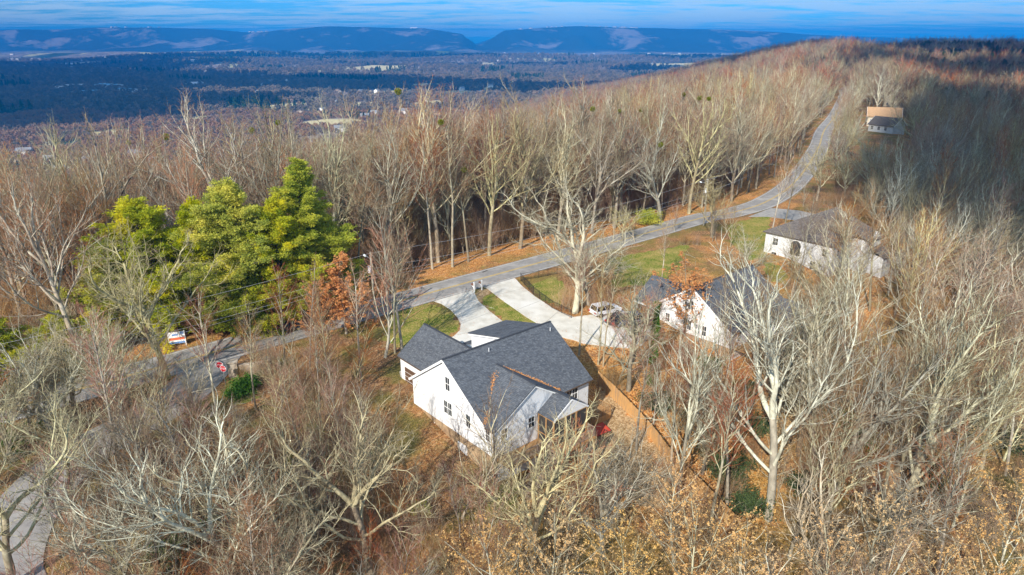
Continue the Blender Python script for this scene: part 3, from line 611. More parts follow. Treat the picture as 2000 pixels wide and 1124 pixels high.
    sc = MB(); sc.box((5.94, -10.2, 0), (5.95, -8.1, 2.85)); sc.box((6, -10.245, 0), (10.6, -10.235, 2.85)); sc.box((10.64, -10.2, 0), (10.65, -8.1, 2.85)); sc.build('porch_screen', screenm, PO)
    pg = MB(); pg.wall([(5.98, -10.3, 2.96), (8.3, -10.3, 4.46), (10.62, -10.3, 2.96)], (0, .1, 0)); pg.bar((5.85, -10.37, 2.93), (8.3, -10.37, 4.53), .05, .2); pg.bar((10.75, -10.37, 2.93), (8.3, -10.37, 4.53), .05, .2); pg.build('porch_gable', siding, PO)
    return h
H1 = main_house()

def house_two():
    o = O1 + UU * 41 + np.array([0, 0, -.9]); h = thing('house', 'white sided house with charcoal roof behind the big pale bare tree, second from the left', 'house', o, -AZ)
    wl = MB()
    wl.wall([(.3, 5.5, 0), (.3, 5.5, 2.4), (.3, -1.2, 6.85), (.3, -7.85, 2.4), (.3, -7.85, 0)], (.16, 0, 0)); wl.wall([(.46, -7.85, -.2), (.46, -7.85, 2.4), (9.6, -7.85, 2.4), (9.6, -7.85, -.2)], (0, .16, 0))
    wl.wall([(9.6, -11.3, -3.4), (9.6, -11.3, 2.4), (9.6, -7.85, 2.4), (9.6, -7.85, -3.4)], (.16, 0, 0)); wl.wall([(9.76, -11.3, -3.4), (9.76, -11.3, 2.4), (12.4, -11.3, 4.2), (15, -11.3, 2.4), (15, -11.3, -3.4)], (0, .16, 0))
    wl.wall([(15.1, -11.2, -3.4), (15.1, -11.2, 2.4), (15.1, -7.85, 2.4), (15.1, -1.2, 6.85), (15.1, 5.5, 2.4), (15.1, 5.5, -.5)], (-.16, 0, 0)); wl.wall([(.5, 5.4, 0), (.5, 5.4, 2.4), (15, 5.4, 2.4), (15, 5.4, 0)], (0, .16, 0))
    wl.wall([(.3, 8.4, -.2), (.3, 8.4, 2.4), (.3, 5.5, 2.4), (.3, 5.5, -.2)], (.16, 0, 0)); wl.wall([(.46, 8.3, -.2), (.46, 8.3, 2.4), (4.2, 8.3, 5.2), (8, 8.3, 2.4), (8, 8.3, -.2)], (0, .16, 0))
    wl.wall([(.46, -7.9, -4.2), (.46, -7.9, -.9), (9.6, -7.9, -.9), (9.6, -7.9, -4.2)], (0, .12, 0))
    wl.build('wall', siding, h); tr = MB()
    for a, b in (((.02, 5.9, 2.2), (.02, -1.2, 7)), ((.02, -1.2, 7), (.02, -8.2, 2.2)), ((9.3, -11.6, 2.3), (12.4, -11.6, 4.4)), ((12.4, -11.6, 4.4), (15.4, -11.6, 2.3)), ((.02, 8.7, 2.3), (.02, 5.9, 2.3))): tr.bar(np.array(a) + [0, 0, -.14], np.array(b) + [0, 0, -.14], .06, .26)
    tr.build('fascia', trim, h); rf = MB()
    rf.slab([(0, -1.2, 7), (15.4, -1.2, 7), (15.4, -8.25, 2.2), (0, -8.25, 2.2)], .13); rf.slab([(0, -1.2, 7), (15.4, -1.2, 7), (15.4, 5.9, 2.2), (0, 5.9, 2.2)], .13)
    rf.slab([(9.25, -11.65, 2.3), (12.4, -11.65, 4.42), (12.4, -5, 4.42), (9.25, -8.1, 2.3)], .13); rf.slab([(15.45, -11.65, 2.3), (12.4, -11.65, 4.42), (12.4, -5, 4.42), (15.45, -8.1, 2.3)], .13)
    rf.slab([(0, 8.75, 2.35), (4.2, 8.75, 5.4), (4.2, 1.2, 5.4), (0, 5.7, 2.35)], .13); rf.slab([(8.4, 8.75, 2.35), (4.2, 8.75, 5.4), (4.2, 1.2, 5.4), (8.4, 5.7, 2.35)], .13)
    R = rf.build('roof', roofm, h); rc = MB(); rc.bar((0, -1.2, 7.03), (15.4, -1.2, 7.03), .26, .05); rc.build('ridge_cap', gtrim, R)
    fo = MB(); fo.wall([(.38, 8.2, -1), (.38, 8.2, -.005), (.38, -7.9, -.005), (.38, -7.9, -4.6)], (.3, 0, 0)); fo.wall([(9.6, -11.4, -5.5), (9.6, -11.4, -3.2), (15, -11.4, -3.2), (15, -11.4, -5.5)], (0, .2, 0)); fo.wall([(.5, -7.95, -5), (.5, -7.95, -3.6), (9.6, -7.95, -3.6), (9.6, -7.95, -5)], (0, .2, 0)); fo.build('foundation', found, h)
    for a in ((.3, -3.6, 1.2, .7, 1.4), (.3, -.8, 1.3, 1.3, 1.4), (.3, -1.2, 4.3, .7, 1.3), (.3, 2.6, 1.3, .7, 1.3)): window(h, *a, '-x', 1, 1, a[3] > 1)
    for a in ((2.2, -7.85, 1.2, .8, 1.3), (5.4, -7.85, 1.2, .8, 1.3), (12.4, -11.3, 1.2, .8, 1.4), (11.2, -11.3, -1.7, .9, 1.2), (13.8, -11.3, -1.7, .9, 1.2)): window(h, *a, '-y', 1, 1)
    gd = MB(); gd.box((.22, 5.9, -.2), (.29, 8.1, 1.9)); gd.build('garage_door', doorb, h)
    dk = MB(); dk.box((1, -10.6, -.25), (9.4, -7.99, -.1))
    for u in (1.2, 3.8, 6.6, 9.2): dk.box((u - .08, -10.5, -5), (u + .08, -10.34, -.25))
    D = dk.build('deck', deckw, h); rl = MB(); rail(rl, (1.1, -10.55, -.1), (9.3, -10.55, -.1), step=.3); rail(rl, (1.1, -8, -.1), (1.1, -10.5, -.1), step=.3); rl.build('railing', deckw, D)
    return h
house_two()

def house_three():
    o = O1 + UU * 82 + np.array([0, 0, -1.9]); h = thing('house', 'large pale house with a faded brown roof by the grey drive at the bend', 'house', o, -AZ)
    wl = MB(); wl.box((.5, -1.6, -.6), (.7, 11.3, 6.0)); wl.box((.7, -1.6, -2.5), (8, -1.4, 6.0)); wl.box((8, -4.2, -2.5), (8.2, -1.6, 6)); wl.box((8, -4.4, -2.5), (13.5, -4.2, 6)); wl.box((13.5, -4.4, -2.5), (13.7, 8, 6)); wl.box((.7, 11.1, -.6), (13.5, 11.3, 6)); wl.box((9.6, -6.8, -2.5), (13.3, -4.4, 3.2))
    wl.wall([(9.6, -4.4, 6.0), (11.2, -4.4, 7.3), (12.8, -4.4, 6.0)], (0, .2, 0))
    wl.build('wall', siding_grey, h); rf = MB(); T = .16
    rf.slab([(0, -2.1, 5.95), (0, 11.8, 5.95), (4.2, 8.2, 8.0), (10.4, 3.2, 10.6)], T); rf.slab([(0, -2.1, 5.95), (10.4, 3.2, 10.6), (8, -2.1, 6.6)], T)
    rf.slab([(7.6, -4.8, 5.95), (14.2, -4.8, 5.95), (10.4, 3.2, 10.6), (7.6, 0, 8.0)], T); rf.slab([(14.2, -4.8, 5.95), (14.2, 11.8, 5.95), (10.4, 3.2, 10.6)], T); rf.slab([(0, 11.8, 5.95), (14.2, 11.8, 5.95), (10.4, 3.2, 10.6), (4.2, 8.2, 8.0)], T)
    rf.slab([(9.2, -7.2, 3.2), (13.8, -7.2, 3.2), (13.8, -4.5, 4.6), (9.2, -4.5, 4.6)], T); R = rf.build('roof', roof3, h)
    for a in ((.5, 9.2, 1.6, 1, 1.5), (.5, 9.2, 4.4, 1, 1.3), (.5, 1.6, 1.6, 1, 1.5), (.5, -.2, 4.4, .8, 1.3)): window(h, *a, '-x', 1, 1)
    # arched window
    a0 = MB(); g0 = MB(); pts = [(.44, 5.2 + .95 * math.cos(q), 4.5 + .95 * math.sin(q)) for q in np.linspace(0, math.pi, 11)]
    a0.wall([(.46, 6.3, 2.5)] + [(.46, 5.2 + 1.1 * math.cos(q), 4.5 + 1.1 * math.sin(q)) for q in np.linspace(0, math.pi, 11)] + [(.46, 4.1, 2.5)], (.03, 0, 0)); W_ = a0.build('window', trim, h)
    g0.wall([(.43, 6.15, 2.65)] + [(.43, p[1], p[2]) for p in pts] + [(.43, 4.25, 2.65)], (.02, 0, 0)); g0.build('pane', glass, W_)
    for a in ((2.6, -1.6, 4.3, .9, 1.3), (5.4, -1.6, 4.3, .9, 1.3), (3, -1.6, .8, 1.6, 1.5), (9, -4.4, 4.4, .8, 1.2)): window(h, *a, '-y', 1, 1)
    return h
house_three()

def far_house(label, px, py, L_, Wd, eh, rh, rz, wm, rm, extra=None):
    p = at(px, py); h = thing('house', label, 'house', p, rz); wl = MB()
    wl.box((-L_ / 2, -Wd / 2, -1.5), (L_ / 2, Wd / 2, eh)); wl.wall([(-L_ / 2 - .01, -Wd / 2, eh), (-L_ / 2 - .01, 0, rh), (-L_ / 2 - .01, Wd / 2, eh)], (.2, 0, 0)); wl.wall([(L_ / 2 + .01, -Wd / 2, eh), (L_ / 2 + .01, 0, rh), (L_ / 2 + .01, Wd / 2, eh)], (-.2, 0, 0)); wl.build('wall', wm, h)
    rf = MB(); e = .5
    for s in (-1, 1): rf.slab([(-L_ / 2 - e, 0, rh + .15), (L_ / 2 + e, 0, rh + .15), (L_ / 2 + e, s * (Wd / 2 + e), eh - .15), (-L_ / 2 - e, s * (Wd / 2 + e), eh - .15)], .2)
    rf.build('roof', rm, h)
    tr = MB()
    for s in (-1, 1):
        for x in (-L_ / 2 - e - .03, L_ / 2 + e + .03): tr.bar((x, 0, rh), (x, s * (Wd / 2 + e), eh - .3), .06, .35)
    tr.build('fascia', trim, h)
    for i in range(int(L_ // 3)): window(h, -L_ / 2 + 1.7 + i * 3, -Wd / 2, eh * .55, 1.1, 1.4, '-y', 1, 1)
    for v in (-Wd / 4, Wd / 4): window(h, -L_ / 2 - .02, v, eh * .55, 1.1, 1.4, '-x', 1, 1)
    return h
far_house('cream house with a tan roof in the trees right of the far road', 1722, 246, 13.5, 9, 4.5, 8.2, rad(-22), cream, roof4)
far_house('low dark roofed house in front of the cream house, right of the far road', 1730, 258, 11, 9, 3.2, 6.2, rad(-58), siding_grey, roof3)
far_house('brown roofed house in the shade behind the cream house', 1752, 212, 13, 10, 5, 8.6, rad(30), cream, roof3)
far_house('grey house half hidden in the dark wood at the upper right', 1890, 190, 13, 10, 5, 8, rad(10), siding_grey, roof3)

# ------------------------------------------------------------------ garden and street things
bw = mat('black_metal', (.02, .02, .022), rough=.5, metal=.3)
def post_fence(name, label, cat, pts, h, m, panel, step, pm):
    P = [np.array(p) for p in pts]; root = thing(name, label, cat, P[0]); o = P[0]
    for k, (a, b) in enumerate(zip(P[:-1], P[1:])):
        n = max(1, round(np.linalg.norm((b - a)[:2]) / step))
        for i in range(n):
            p = a + (b - a) * i / n; q = a + (b - a) * (i + 1) / n; p[2] = tz(*p[:2]); q = q.copy(); q[2] = tz(*q[:2])
            mb = MB(); panel(mb, p - o, q - o, h); mb.build('panel', m, root)
            MB().bar(p - o - [0, 0, .3], p - o + [0, 0, h + .1], .1 if m is fencew else .06).build('post', pm, root)
    q = P[-1].copy(); q[2] = tz(*q[:2]); MB().bar(q - o - [0, 0, .3], q - o + [0, 0, h + .1], .1 if m is fencew else .06).build('post', pm, root); return root
def picket(mb, p, q, h):
    for z in (.18, h - .12): mb.bar(p + [0, 0, z], q + [0, 0, z], .035)
    n = int(np.linalg.norm(q - p) / .13)
    for i in range(1, n): c = p + (q - p) * i / n; mb.bar(c + [0, 0, .08], c + [0, 0, h], .018)
def board(mb, p, q, h):
    n = max(1, int(np.linalg.norm(q - p) / .15)); r = random.Random(int(p[0] * 100))
    d = (q - p) / np.linalg.norm(q - p)
    for i in range(n): c = p + (q - p) * (i + .5) / n; hh = h + r.uniform(-.03, .03); mb.bar(c + [0, 0, .04], c + [0, 0, hh], .14, .025) if abs(d[1]) > 2 else mb.add(*_board(c, d, hh))
    for z in (.4, h - .3): mb.bar(p + [0, 0, z] , q + [0, 0, z], .04, .09)
def _board(c, d, h):
    s = np.array([-d[1], d[0], 0]) * .018; e = d * .068; e[2] = 0; z0 = np.array([0, 0, .03]); z1 = np.array([0, 0, h])
    vs = [c + i * e + j * s + k for k in (z0, z1) for i, j in ((-1, -1), (1, -1), (1, 1), (-1, 1))]
    return vs, [(0, 3, 2, 1), (4, 5, 6, 7), (0, 1, 5, 4), (1, 2, 6, 5), (2, 3, 7, 6), (3, 0, 4, 7)]
post_fence('metal_fence', 'black metal picket fence around the front lawn beside the curved drive', 'fence', [at(*q) for q in ((1116, 622), (1078, 603), (1042, 576), (1017, 549), (1052, 543), (1088, 536))], 1.35, bw, picket, 2.4, bw)
post_fence('wooden_fence', 'long tan board fence running down the leaf covered slope behind the houses', 'fence', [at(*q) for q in ((1168, 752), (1200, 782), (1232, 815), (1270, 856), (1306, 905), (1367, 968), (1434, 1038))], 1.85, fencew, board, 2.4, fencew)
g = at(1162, 812); pl = thing('wooden_platform', 'small timber platform with board sides beside the white house corner', 'platform', g, -AZ)
q = MB(); [q.box((-1.4, -1.2 + .2 * i, .5), (1.4, -1.02 + .2 * i, .55)) for i in range(12)]; q.build('deck_boards', deckw, pl)
q = MB(); q.box((-1.4, -1.25, -.4), (1.4, -1.21, .5)); q.box((1.41, -1.2, -.4), (1.45, 1.2, .5)); q.box((-1.45, -1.2, -.4), (-1.41, 1.2, .5)); q.build('skirt_boards', fencew, pl)
q = MB(); rail(q, (-1.3, -1.15, .55), (1.3, -1.15, .55), .8, step=.22); rail(q, (1.35, -1.1, .55), (1.35, 1.1, .55), .8, step=.22); q.build('railing', deckw, pl)
g = at(1168, 846); q = MB(); q.slab([(-1.3, -.7, .25), (1.3, -.7, .25), (1.3, .7, .62), (-1.3, .7, .62)], .09); q.box((-1.25, .5, -.2), (-1.15, .6, .5)); q.box((1.15, .5, -.2), (1.25, .6, .5))
o = q.build('red_panel', mat('red_paint', (.55, .06, .03), (.40, .05, .03), 3, .5), label='bright red sloping panel on the ground below the timber platform', category='panel'); o.location = g; o.rotation_euler = (0, 0, -AZ - .1)
# two low red-brown garden chairs
redw = mat('red_brown_wood', (.30, .06, .03), (.2, .04, .02), 5)
def garden_chair():
    r = thing('garden_chair', 'low red brown slatted garden chair on the back lawn, the left one of two', 'chair', (0, 0, 0), 0, 'red brown garden chairs')
    q = MB(); [q.box((-.3, -.35 + .13 * i, .34 - .02 * i), (.3, -.24 + .13 * i, .37 - .02 * i)) for i in range(5)]; q.build('seat', redw, r)
    q = MB(); [q.bar((-.27 + .108 * i, .26, .25), (-.3 + .12 * i, .62, 1.05), .09, .02) for i in range(6)]; q.build('backrest', redw, r)
    for sx in (-1, 1):
        for y in (-.33, .3): MB().box((sx * .34 - .03, y - .04, 0), (sx * .34 + .03, y + .04, .56)).build('leg', redw, r)
        MB().box((sx * .38 - .07, -.42, .56), (sx * .38 + .07, .42, .59)).build('armrest', redw, r)
    return r
c1 = garden_chair(); c1.location = at(945, 966); c1.rotation_euler = (0, 0, .9); c2 = copy_tree(c1); c2.location = at(962, 972); c2.rotation_euler = (0, 0, -.6); c2['label'] = 'low red brown slatted garden chair on the back lawn, the right one of two'
# mailboxes
mbw = mat('white_post', (.85, .85, .84), rough=.5); mbb = mat('mailbox_brown', (.22, .11, .075), rough=.4, metal=.3)
def mailbox():
    r = thing('mailbox', 'brown mailbox on white post between the two drives, the left one', 'mailbox', (0, 0, 0), -AZ, 'mailboxes at the drives')
    q = MB(); q.box((-.08, -.08, -.1), (.08, .08, 1.62)); q.box((-.11, -.11, 1.62), (.11, .11, 1.68)); q.box((-.06, -.1, .95), (.06, .62, 1.05)); q.bar((0, .08, .6), (0, .5, .96), .07); q.build('post', mbw, r)
    q = MB(); q.tube([(0, .08, 1.22), (0, .66, 1.22)], .15, 10); q.box((-.145, .09, 1.06), (.145, .65, 1.2)); b = q.build('box', mbb, r); MB().box((.155, .2, 1.2), (.17, .24, 1.42)).build('flag', mat('red_flag', (.5, .03, .02)), b)
    return r
m1 = mailbox(); m1.location = at(926.5, 571); m2 = copy_tree(m1); m2.location = at(941, 567); m2['label'] = 'brown mailbox on white post between the two drives, the right one'
# stop signs, banner, entrance wall, bin at the side street
red = mat('sign_red', (.62, .02, .03), rough=.4); whs = mat('sign_white', (.85, .85, .85), rough=.4); galv = mat('galvanised', (.35, .36, .36), rough=.5, metal=.5)
def text_mesh(s, size, m, name, par, mat4, ext=.004):
    c = bpy.data.curves.new(name, 'FONT'); c.body = s; c.size = size; c.align_x = 'CENTER'; c.align_y = 'CENTER'; c.extrude = ext; o = bpy.data.objects.new(name, c); COL.objects.link(o)
    bpy.context.view_layer.update(); me = bpy.data.meshes.new_from_object(o.evaluated_get(bpy.context.evaluated_depsgraph_get())); bpy.data.objects.remove(o); me.materials.clear(); me.materials.append(m); me.transform(mat4); return link(name, me, par)
def stop_sign(label, p, rz, hh=2.2):
    r = thing('stop_sign', label, 'stop sign', p, rz); MB().box((-.03, -.03, -.2), (.03, .03, hh + .42)).build('post', galv, r)
    def octo(R_, y0, y1): q = MB(); q.wall([(R_ * math.cos(a), y0, hh + R_ * math.sin(a)) for a in np.arange(8) * math.pi / 4 + math.pi / 8], (0, y1 - y0, 0)); return q
    octo(.44, -.045, -.032).build('sign_border', whs, r); f = octo(.40, -.050, -.046).build('sign_face', red, r)
    text_mesh('STOP', .32, whs, 'lettering', f, Matrix.Translation((0, -.056, hh)) @ Matrix.Rotation(rad(90), 4, 'X')); return r
stop_sign('red stop sign at the side street corner, the upper left of the two', at(434, 746), rad(8)); stop_sign('red stop sign at the side street corner, the lower right of the two', at(441, 752), rad(-14), 2.1)
p = at(348, 676); r = thing('banner_sign', 'white banner with blue and red bands on posts across the side street', 'sign', p, rad(22))
q = MB(); q.box((-.95, -.03, .35), (.95, .03, 2.0)); b_ = q.build('board', whs, r)
q = MB(); q.box((-.93, -.045, .86), (.93, -.031, 1.22)); q.build('red_band', mat('band_red', (.75, .16, .07)), b_); [MB().box(a, c).build('blue_band', mat('band_blue', (.12, .28, .6)), b_) for a, c in (((-.93, -.045, .38), (.93, -.031, .62)), ((-.5, -.046, 1.5), (.2, -.031, 1.72)), ((.45, -.046, 1.62), (.9, -.031, 1.95)))]
for x in (-.98, .98): MB().box((x - .05, -.05, -.4), (x + .05, .05, 2.1)).build('post', mbw, r)
stonem = mat('tan_stone', (.46, .38, .30), (.32, .26, .20), 3.5, .9, .6, 5, third=(.52, .46, .38))
p = at(476, 733); r = thing('stone_wall', 'low tan stone entrance wall with pillars beside the stop signs', 'wall', p, rad(16))
def rough_block(a, b, seed=0):
    import bmesh
    bm = bmesh.new(); bmesh.ops.create_cube(bm, size=1); bmesh.ops.subdivide_edges(bm, edges=bm.edges, cuts=4, use_grid_fill=True); rr = np.random.default_rng(seed)
    for v in bm.verts:
        c = np.array(v.co[:]); c = c / max(np.abs(c)) * .5 * (1 - .05 * rr.random()) if max(np.abs(c)) > 0 else c; v.co = [(a[i] + b[i]) / 2 + c[i] * (b[i] - a[i]) + rr.normal(0, .012) for i in range(3)]
    me = bpy.data.meshes.new('block'); bm.to_mesh(me); bm.free(); me.materials.append(stonem); return me
for x0, x1, h_ in ((-1.6, -.5, 1.9), (2.3, 3.2, 1.7)): link('pillar', rough_block((x0, -.5, -.8), (x1, .5, h_), int(x0 * 7) % 50), r); MB().box((x0 - .08, -.58, h_), (x1 + .08, .58, h_ + .13)).build('pillar_cap', stonem, r)
link('panel', rough_block((-.45, -.25, -.8), (2.25, .2, 1.35), 3), r); MB().box((-.45, -.32, 1.36), (2.25, .27, 1.46)).build('coping', stonem, r)
p = at(225, 692); r = thing('recycling_bin', 'small blue bin at the kerb in the shade left of the yellow barked tree', 'bin', p, .3)
q = MB(); q.add([(-.28, -.3, .1), (.28, -.3, .1), (.28, .3, .1), (-.28, .3, .1), (-.34, -.38, 1), (.34, -.38, 1), (.34, .38, 1), (-.34, .38, 1)], [(0, 3, 2, 1), (4, 5, 6, 7), (0, 1, 5, 4), (1, 2, 6, 5), (2, 3, 7, 6), (3, 0, 4, 7)]); q.build('body', mat('bin_blue', (.03, .18, .5), rough=.4), r)
q = MB(); q.box((-.36, -.4, 1.0), (.36, .42, 1.06)); q.build('lid', mat('bin_lid', (.02, .12, .4), rough=.4), r); q = MB(); [q.tube([(s * .3 - .03, .33, .12), (s * .3 + .03, .33, .12)], .12, 12) for s in (-1, 1)]; q.build('wheel', bw, r)

# vehicles
tyre = mat('tyre', (.02, .02, .02), rough=.9); rimm = mat('rim', (.5, .5, .52), rough=.3, metal=.8); cgl = mat('car_glass', (.015, .018, .022), rough=.05, spec=.7)
lampw = mat('headlamp', (.8, .8, .8), rough=.2); lampr = mat('tail_lamp', (.4, .02, .02), rough=.3)
def car(label, p, rz, col, kind='suv', group=None):
    name = {'suv': 'suv', 'sedan': 'sedan', 'pickup': 'pickup_truck'}[kind]; r = thing(name, label, 'car' if kind != 'pickup' else 'pickup truck', p, rz, group)
    pm = mat('car_paint', col, rough=.25, spec=.6)
    prof = {'suv': ([(-2.3, .45), (-2.35, .95), (-2.2, 1.05), (2.2, 1.0), (2.35, .8), (2.3, .4)], [(-2.15, 1.04), (-1.95, 1.68), (.45, 1.72), (1.25, 1.02)]),
            'sedan': ([(-2.3, .4), (-2.35, .85), (-2.1, .98), (2.1, .88), (2.35, .7), (2.3, .35)], [(-1.7, .97), (-1.05, 1.42), (.25, 1.44), (1.1, .92)]),
            'pickup': ([(-2.75, .55), (-2.8, 1.1), (2.5, 1.1), (2.75, .95), (2.7, .5)], [(-.75, 1.09), (-.6, 1.78), (.75, 1.8), (1.4, 1.09)])}[kind]
    w = .93
    def ext(pts, w0, w1, mb):
        k = len(pts); top = max(z for _, z in pts); bot = min(z for _, z in pts); f_ = lambda z: w0 + (w1 - w0) * (z - bot) / (top - bot)
        mb.add([(x, -f_(z), z) for x, z in pts] + [(x, f_(z), z) for x, z in pts], [list(range(k)), list(range(2 * k - 1, k - 1, -1))] + [[i, i + k, (i + 1) % k + k, (i + 1) % k] for i in range(k)])
    b = MB(); ext(prof[0], w * 1.0, w * .97, b); 
    if kind == 'pickup': pass
    body = b.build('body', pm, r); md = body.modifiers.new('bevel', 'BEVEL'); md.width = .07; md.segments = 2
    g = MB(); ext(prof[1], w * .96, w * .78, g); gl = g.build('glasshouse', cgl, r)
    q = MB(); (x0, z0), (x1, z1), (x2, z2), (x3, z3) = prof[1]; q.box((x1, -w * .79, z1 - .01), (x2, w * .79, z2 + .04))
    for s in (-1, 1):
        for xa, za, xb, zb in ((x0, z0, x1, z1), (x3, z3, x2, z2), ((x0 + x3) / 2, z0, (x1 + x2) / 2, z1)): q.bar((xa, s * w * .955, za), (xb, s * w * .785, zb), .09, .06)
    q.build('roof', pm, r)
    if kind == 'pickup': q = MB(); q.box((-2.6, -.8, 1.101), (-.8, .8, 1.115)); q.build('bed_liner', bw, r)
    for x in ((-1.4, 1.45) if kind != 'pickup' else (-1.75, 1.8)):
        for s in (-1, 1): wq = MB().tube([(x, s * .72, .36), (x, s * .95, .36)], .36, 18).build('wheel', tyre, r); MB().tube([(x, s * .951, .36), (x, s * .965, .36)], .22, 12).build('rim', rimm, wq)
    ex = prof[0][-1][0] + .02
    for s in (-1, 1): MB().box((ex, s * .68 - .18, .68), (ex + .06, s * .68 + .18, .84)).build('headlight', lampw, r); MB().box((prof[0][0][0] - .1, s * .75 - .12, .7), (prof[0][0][0] - .02, s * .75 + .12, .95)).build('tail_light', lampr, r)
    return r
car('silver white suv parked on the curved drive behind the thin trunks', at(1182, 614), rad(28), (.72, .73, .76), 'suv')
car('dark sedan parked between the silver suv and the blue pickup', at(1212, 632), rad(38), (.025, .03, .04), 'sedan'); car('dark blue pickup parked by the garage at the end of the curved drive', at(1240, 634), rad(196), (.025, .05, .16), 'pickup')
car('small grey car on the far bend of the road', at(1652, 232), rad(60), (.25, .27, .3), 'sedan'); car('black suv parked at the dark end of the far road', at(1662, 172), rad(70), (.012, .013, .015), 'suv')
car('dark car on the grey drive at the far side of the large pale house', at(1712, 498), rad(70), (.04, .045, .06), 'sedan')

# utility poles and wires
polew = mat('pole_wood', (.40, .36, .29), (.28, .26, .21), 4, .9, stretch=(4, 4, .4)); tfm = mat('transformer_grey', (.66, .69, .72), rough=.4); wirem = mat('wire', (.42, .42, .44), rough=.5)
def pole(label, p, hgt, tf=True, side=1):
    r = thing('utility_pole', label, 'utility pole', p, -AZ); MB().tube([(0, 0, -.5), (0, 0, hgt)], [.17, .12], 10).build('pole', polew, r)
    MB().bar((0, -.1, hgt - 1.1), (0, side * 1.5, hgt - .8), .05).build('bracket', galv, r)
    MB().tube([(0, side * 1.45, hgt - .95), (0, side * 1.9, hgt - .88)], [.12, .16], 8).build('lamp_head', tfm, r)
    for z in (hgt - .15, hgt - .6): MB().tube([(0, .12, z), (0, .3, z)], .05, 6).build('insulator', tfm, r)
    if tf: MB().tube([(-.36, 0, hgt - 2.9), (-.36, 0, hgt - 2.0)], .24, 12).build('transformer', tfm, r); MB().tube([(-.36, 0, hgt - 2.0), (-.36, 0, hgt - 1.85)], .06, 6).build('bushing', tfm, r)
    return np.array(p)
VP = 28.9
PA = pole('wooden utility pole with a grey transformer and lamp at the left drive', [*uvw(8.6, VP)[:2], 0], 10.4); PB = pole('wooden utility pole with a grey transformer before the bend of the road', [*uvw(89.5, 29.6)[:2], -.1], 10.2)
PC = pole('tall pale utility pole standing at the far bend of the road', at(1644, 228), 11.5, False); PD = pole('utility pole beyond the far bend, where the road enters the wood', at(1654, 196), 11, False)
PL = [*uvw(-62, VP)[:2], 0]
def wire(label, a, b, sag, r=.014):
    a = np.array(a, float); b = np.array(b, float); P = [a + (b - a) * t_ - np.array([0, 0, 4 * sag * t_ * (1 - t_)]) for t_ in np.linspace(0, 1, 20)]
    o = MB().tube([p - a for p in P], r, 4).build('power_line', wirem, label=label, category='power line'); o.location = a
up = lambda p, z: (p[0], p[1], p[2] + z)
for z, nm in ((10.25, 'topmost'), (8.0, 'second'), (7.1, 'third'), (6.6, 'lowest')):
    wire(f'{nm} overhead wire running left from the pole at the left drive', up(PA, z), up(PL, z), 1.1); wire(f'{nm} overhead wire between the pole at the left drive and the pole before the bend', up(PA, z), up(PB, z), 1.3)
for z, nm in ((10.1, 'upper'), (7.3, 'lower')): wire(f'{nm} overhead wire running up the ridge from the pole before the bend', up(PB, z), up(PC, z + 1), 6, .03); wire(f'{nm} overhead wire between the two farthest poles', up(PC, z + 1), up(PD, z + .6), 1.5, .03)
# ------------------------------------------------------------------ trees
def unit(a): return a / np.maximum(np.linalg.norm(a, axis=-1, keepdims=True), 1e-9)
def grow(r, P0, D0, Ln, R0, R1, n, gnarl, up, droop=0.):
    """vectorised branch paths: returns positions (B,n+1,3), radii (B,n+1), directions"""
    Bn = len(P0); P = np.zeros((Bn, n + 1, 3)); Dd = np.zeros((Bn, n + 1, 3)); P[:, 0] = P0; d = unit(D0); Dd[:, 0] = d
    for i in range(n):
        d = unit(d + r.normal(0, gnarl, (Bn, 3)) + np.array([0, 0, 1.]) * (up - droop * i / n)); P[:, i + 1] = P[:, i] + d * (Ln / n)[:, None]; Dd[:, i + 1] = d
    t_ = np.linspace(0, 1, n + 1)[None]; R = R0[:, None] * (1 - t_) + R1[:, None] * t_
    return P, R, Dd
def spawn(r, par, k, t0, t1, ang, angs, lf, ls, rf, n, gnarl, up, rmin, term=1, tpow=1., droop=0.):
    P, R, Dd, Ln = par; Bn, m = P.shape[0], P.shape[1] - 1
    bi = np.repeat(np.arange(Bn), k); j = np.tile(np.arange(k), Bn)
    tt = t0 + (t1 - t0) * ((j + r.random(len(j))) / k) ** tpow
    if term: tt = np.where(j >= k - term, 1.0, tt)
    f_ = np.minimum(tt * m, m - 1e-6); i0 = f_.astype(int); w = (f_ - i0)[:, None]
    p = P[bi, i0] * (1 - w) + P[bi, i0 + 1] * w; d0 = unit(Dd[bi, i0] * (1 - w) + Dd[bi, i0 + 1] * w); rr = R[bi, i0] * (1 - w[:, 0]) + R[bi, i0 + 1] * w[:, 0]
    ref = np.where(np.abs(d0[:, 2:3]) < .9, np.array([[0, 0, 1.]]), np.array([[1., 0, 0]])); a = unit(np.cross(d0, ref)); b = np.cross(d0, a)
    ph = j * 2.399 + np.repeat(r.uniform(0, 6.28, Bn), k) + r.normal(0, .4, len(j)); per = a * np.cos(ph)[:, None] + b * np.sin(ph)[:, None]
    an = np.abs(r.normal(ang, angs, len(j))); an = np.where(tt >= 1, an * .45, an)
    d = d0 * np.cos(an)[:, None] + per * np.sin(an)[:, None]
    ln = Ln[bi] * lf * (1 - ls * (tt - t0) / max(1e-6, 1 - t0)) * r.uniform(.7, 1.25, len(j))
    r0 = np.maximum(np.minimum(rr * .92, np.maximum(rr * rf, rmin)), rmin * .8); r0 = np.where(tt >= 1, np.maximum(rr, rmin), r0)
    P2, R2, D2 = grow(r, p, d, ln, r0, np.maximum(r0 * .35, rmin * .5), n, gnarl, up, droop)
    return P2, R2, D2, ln
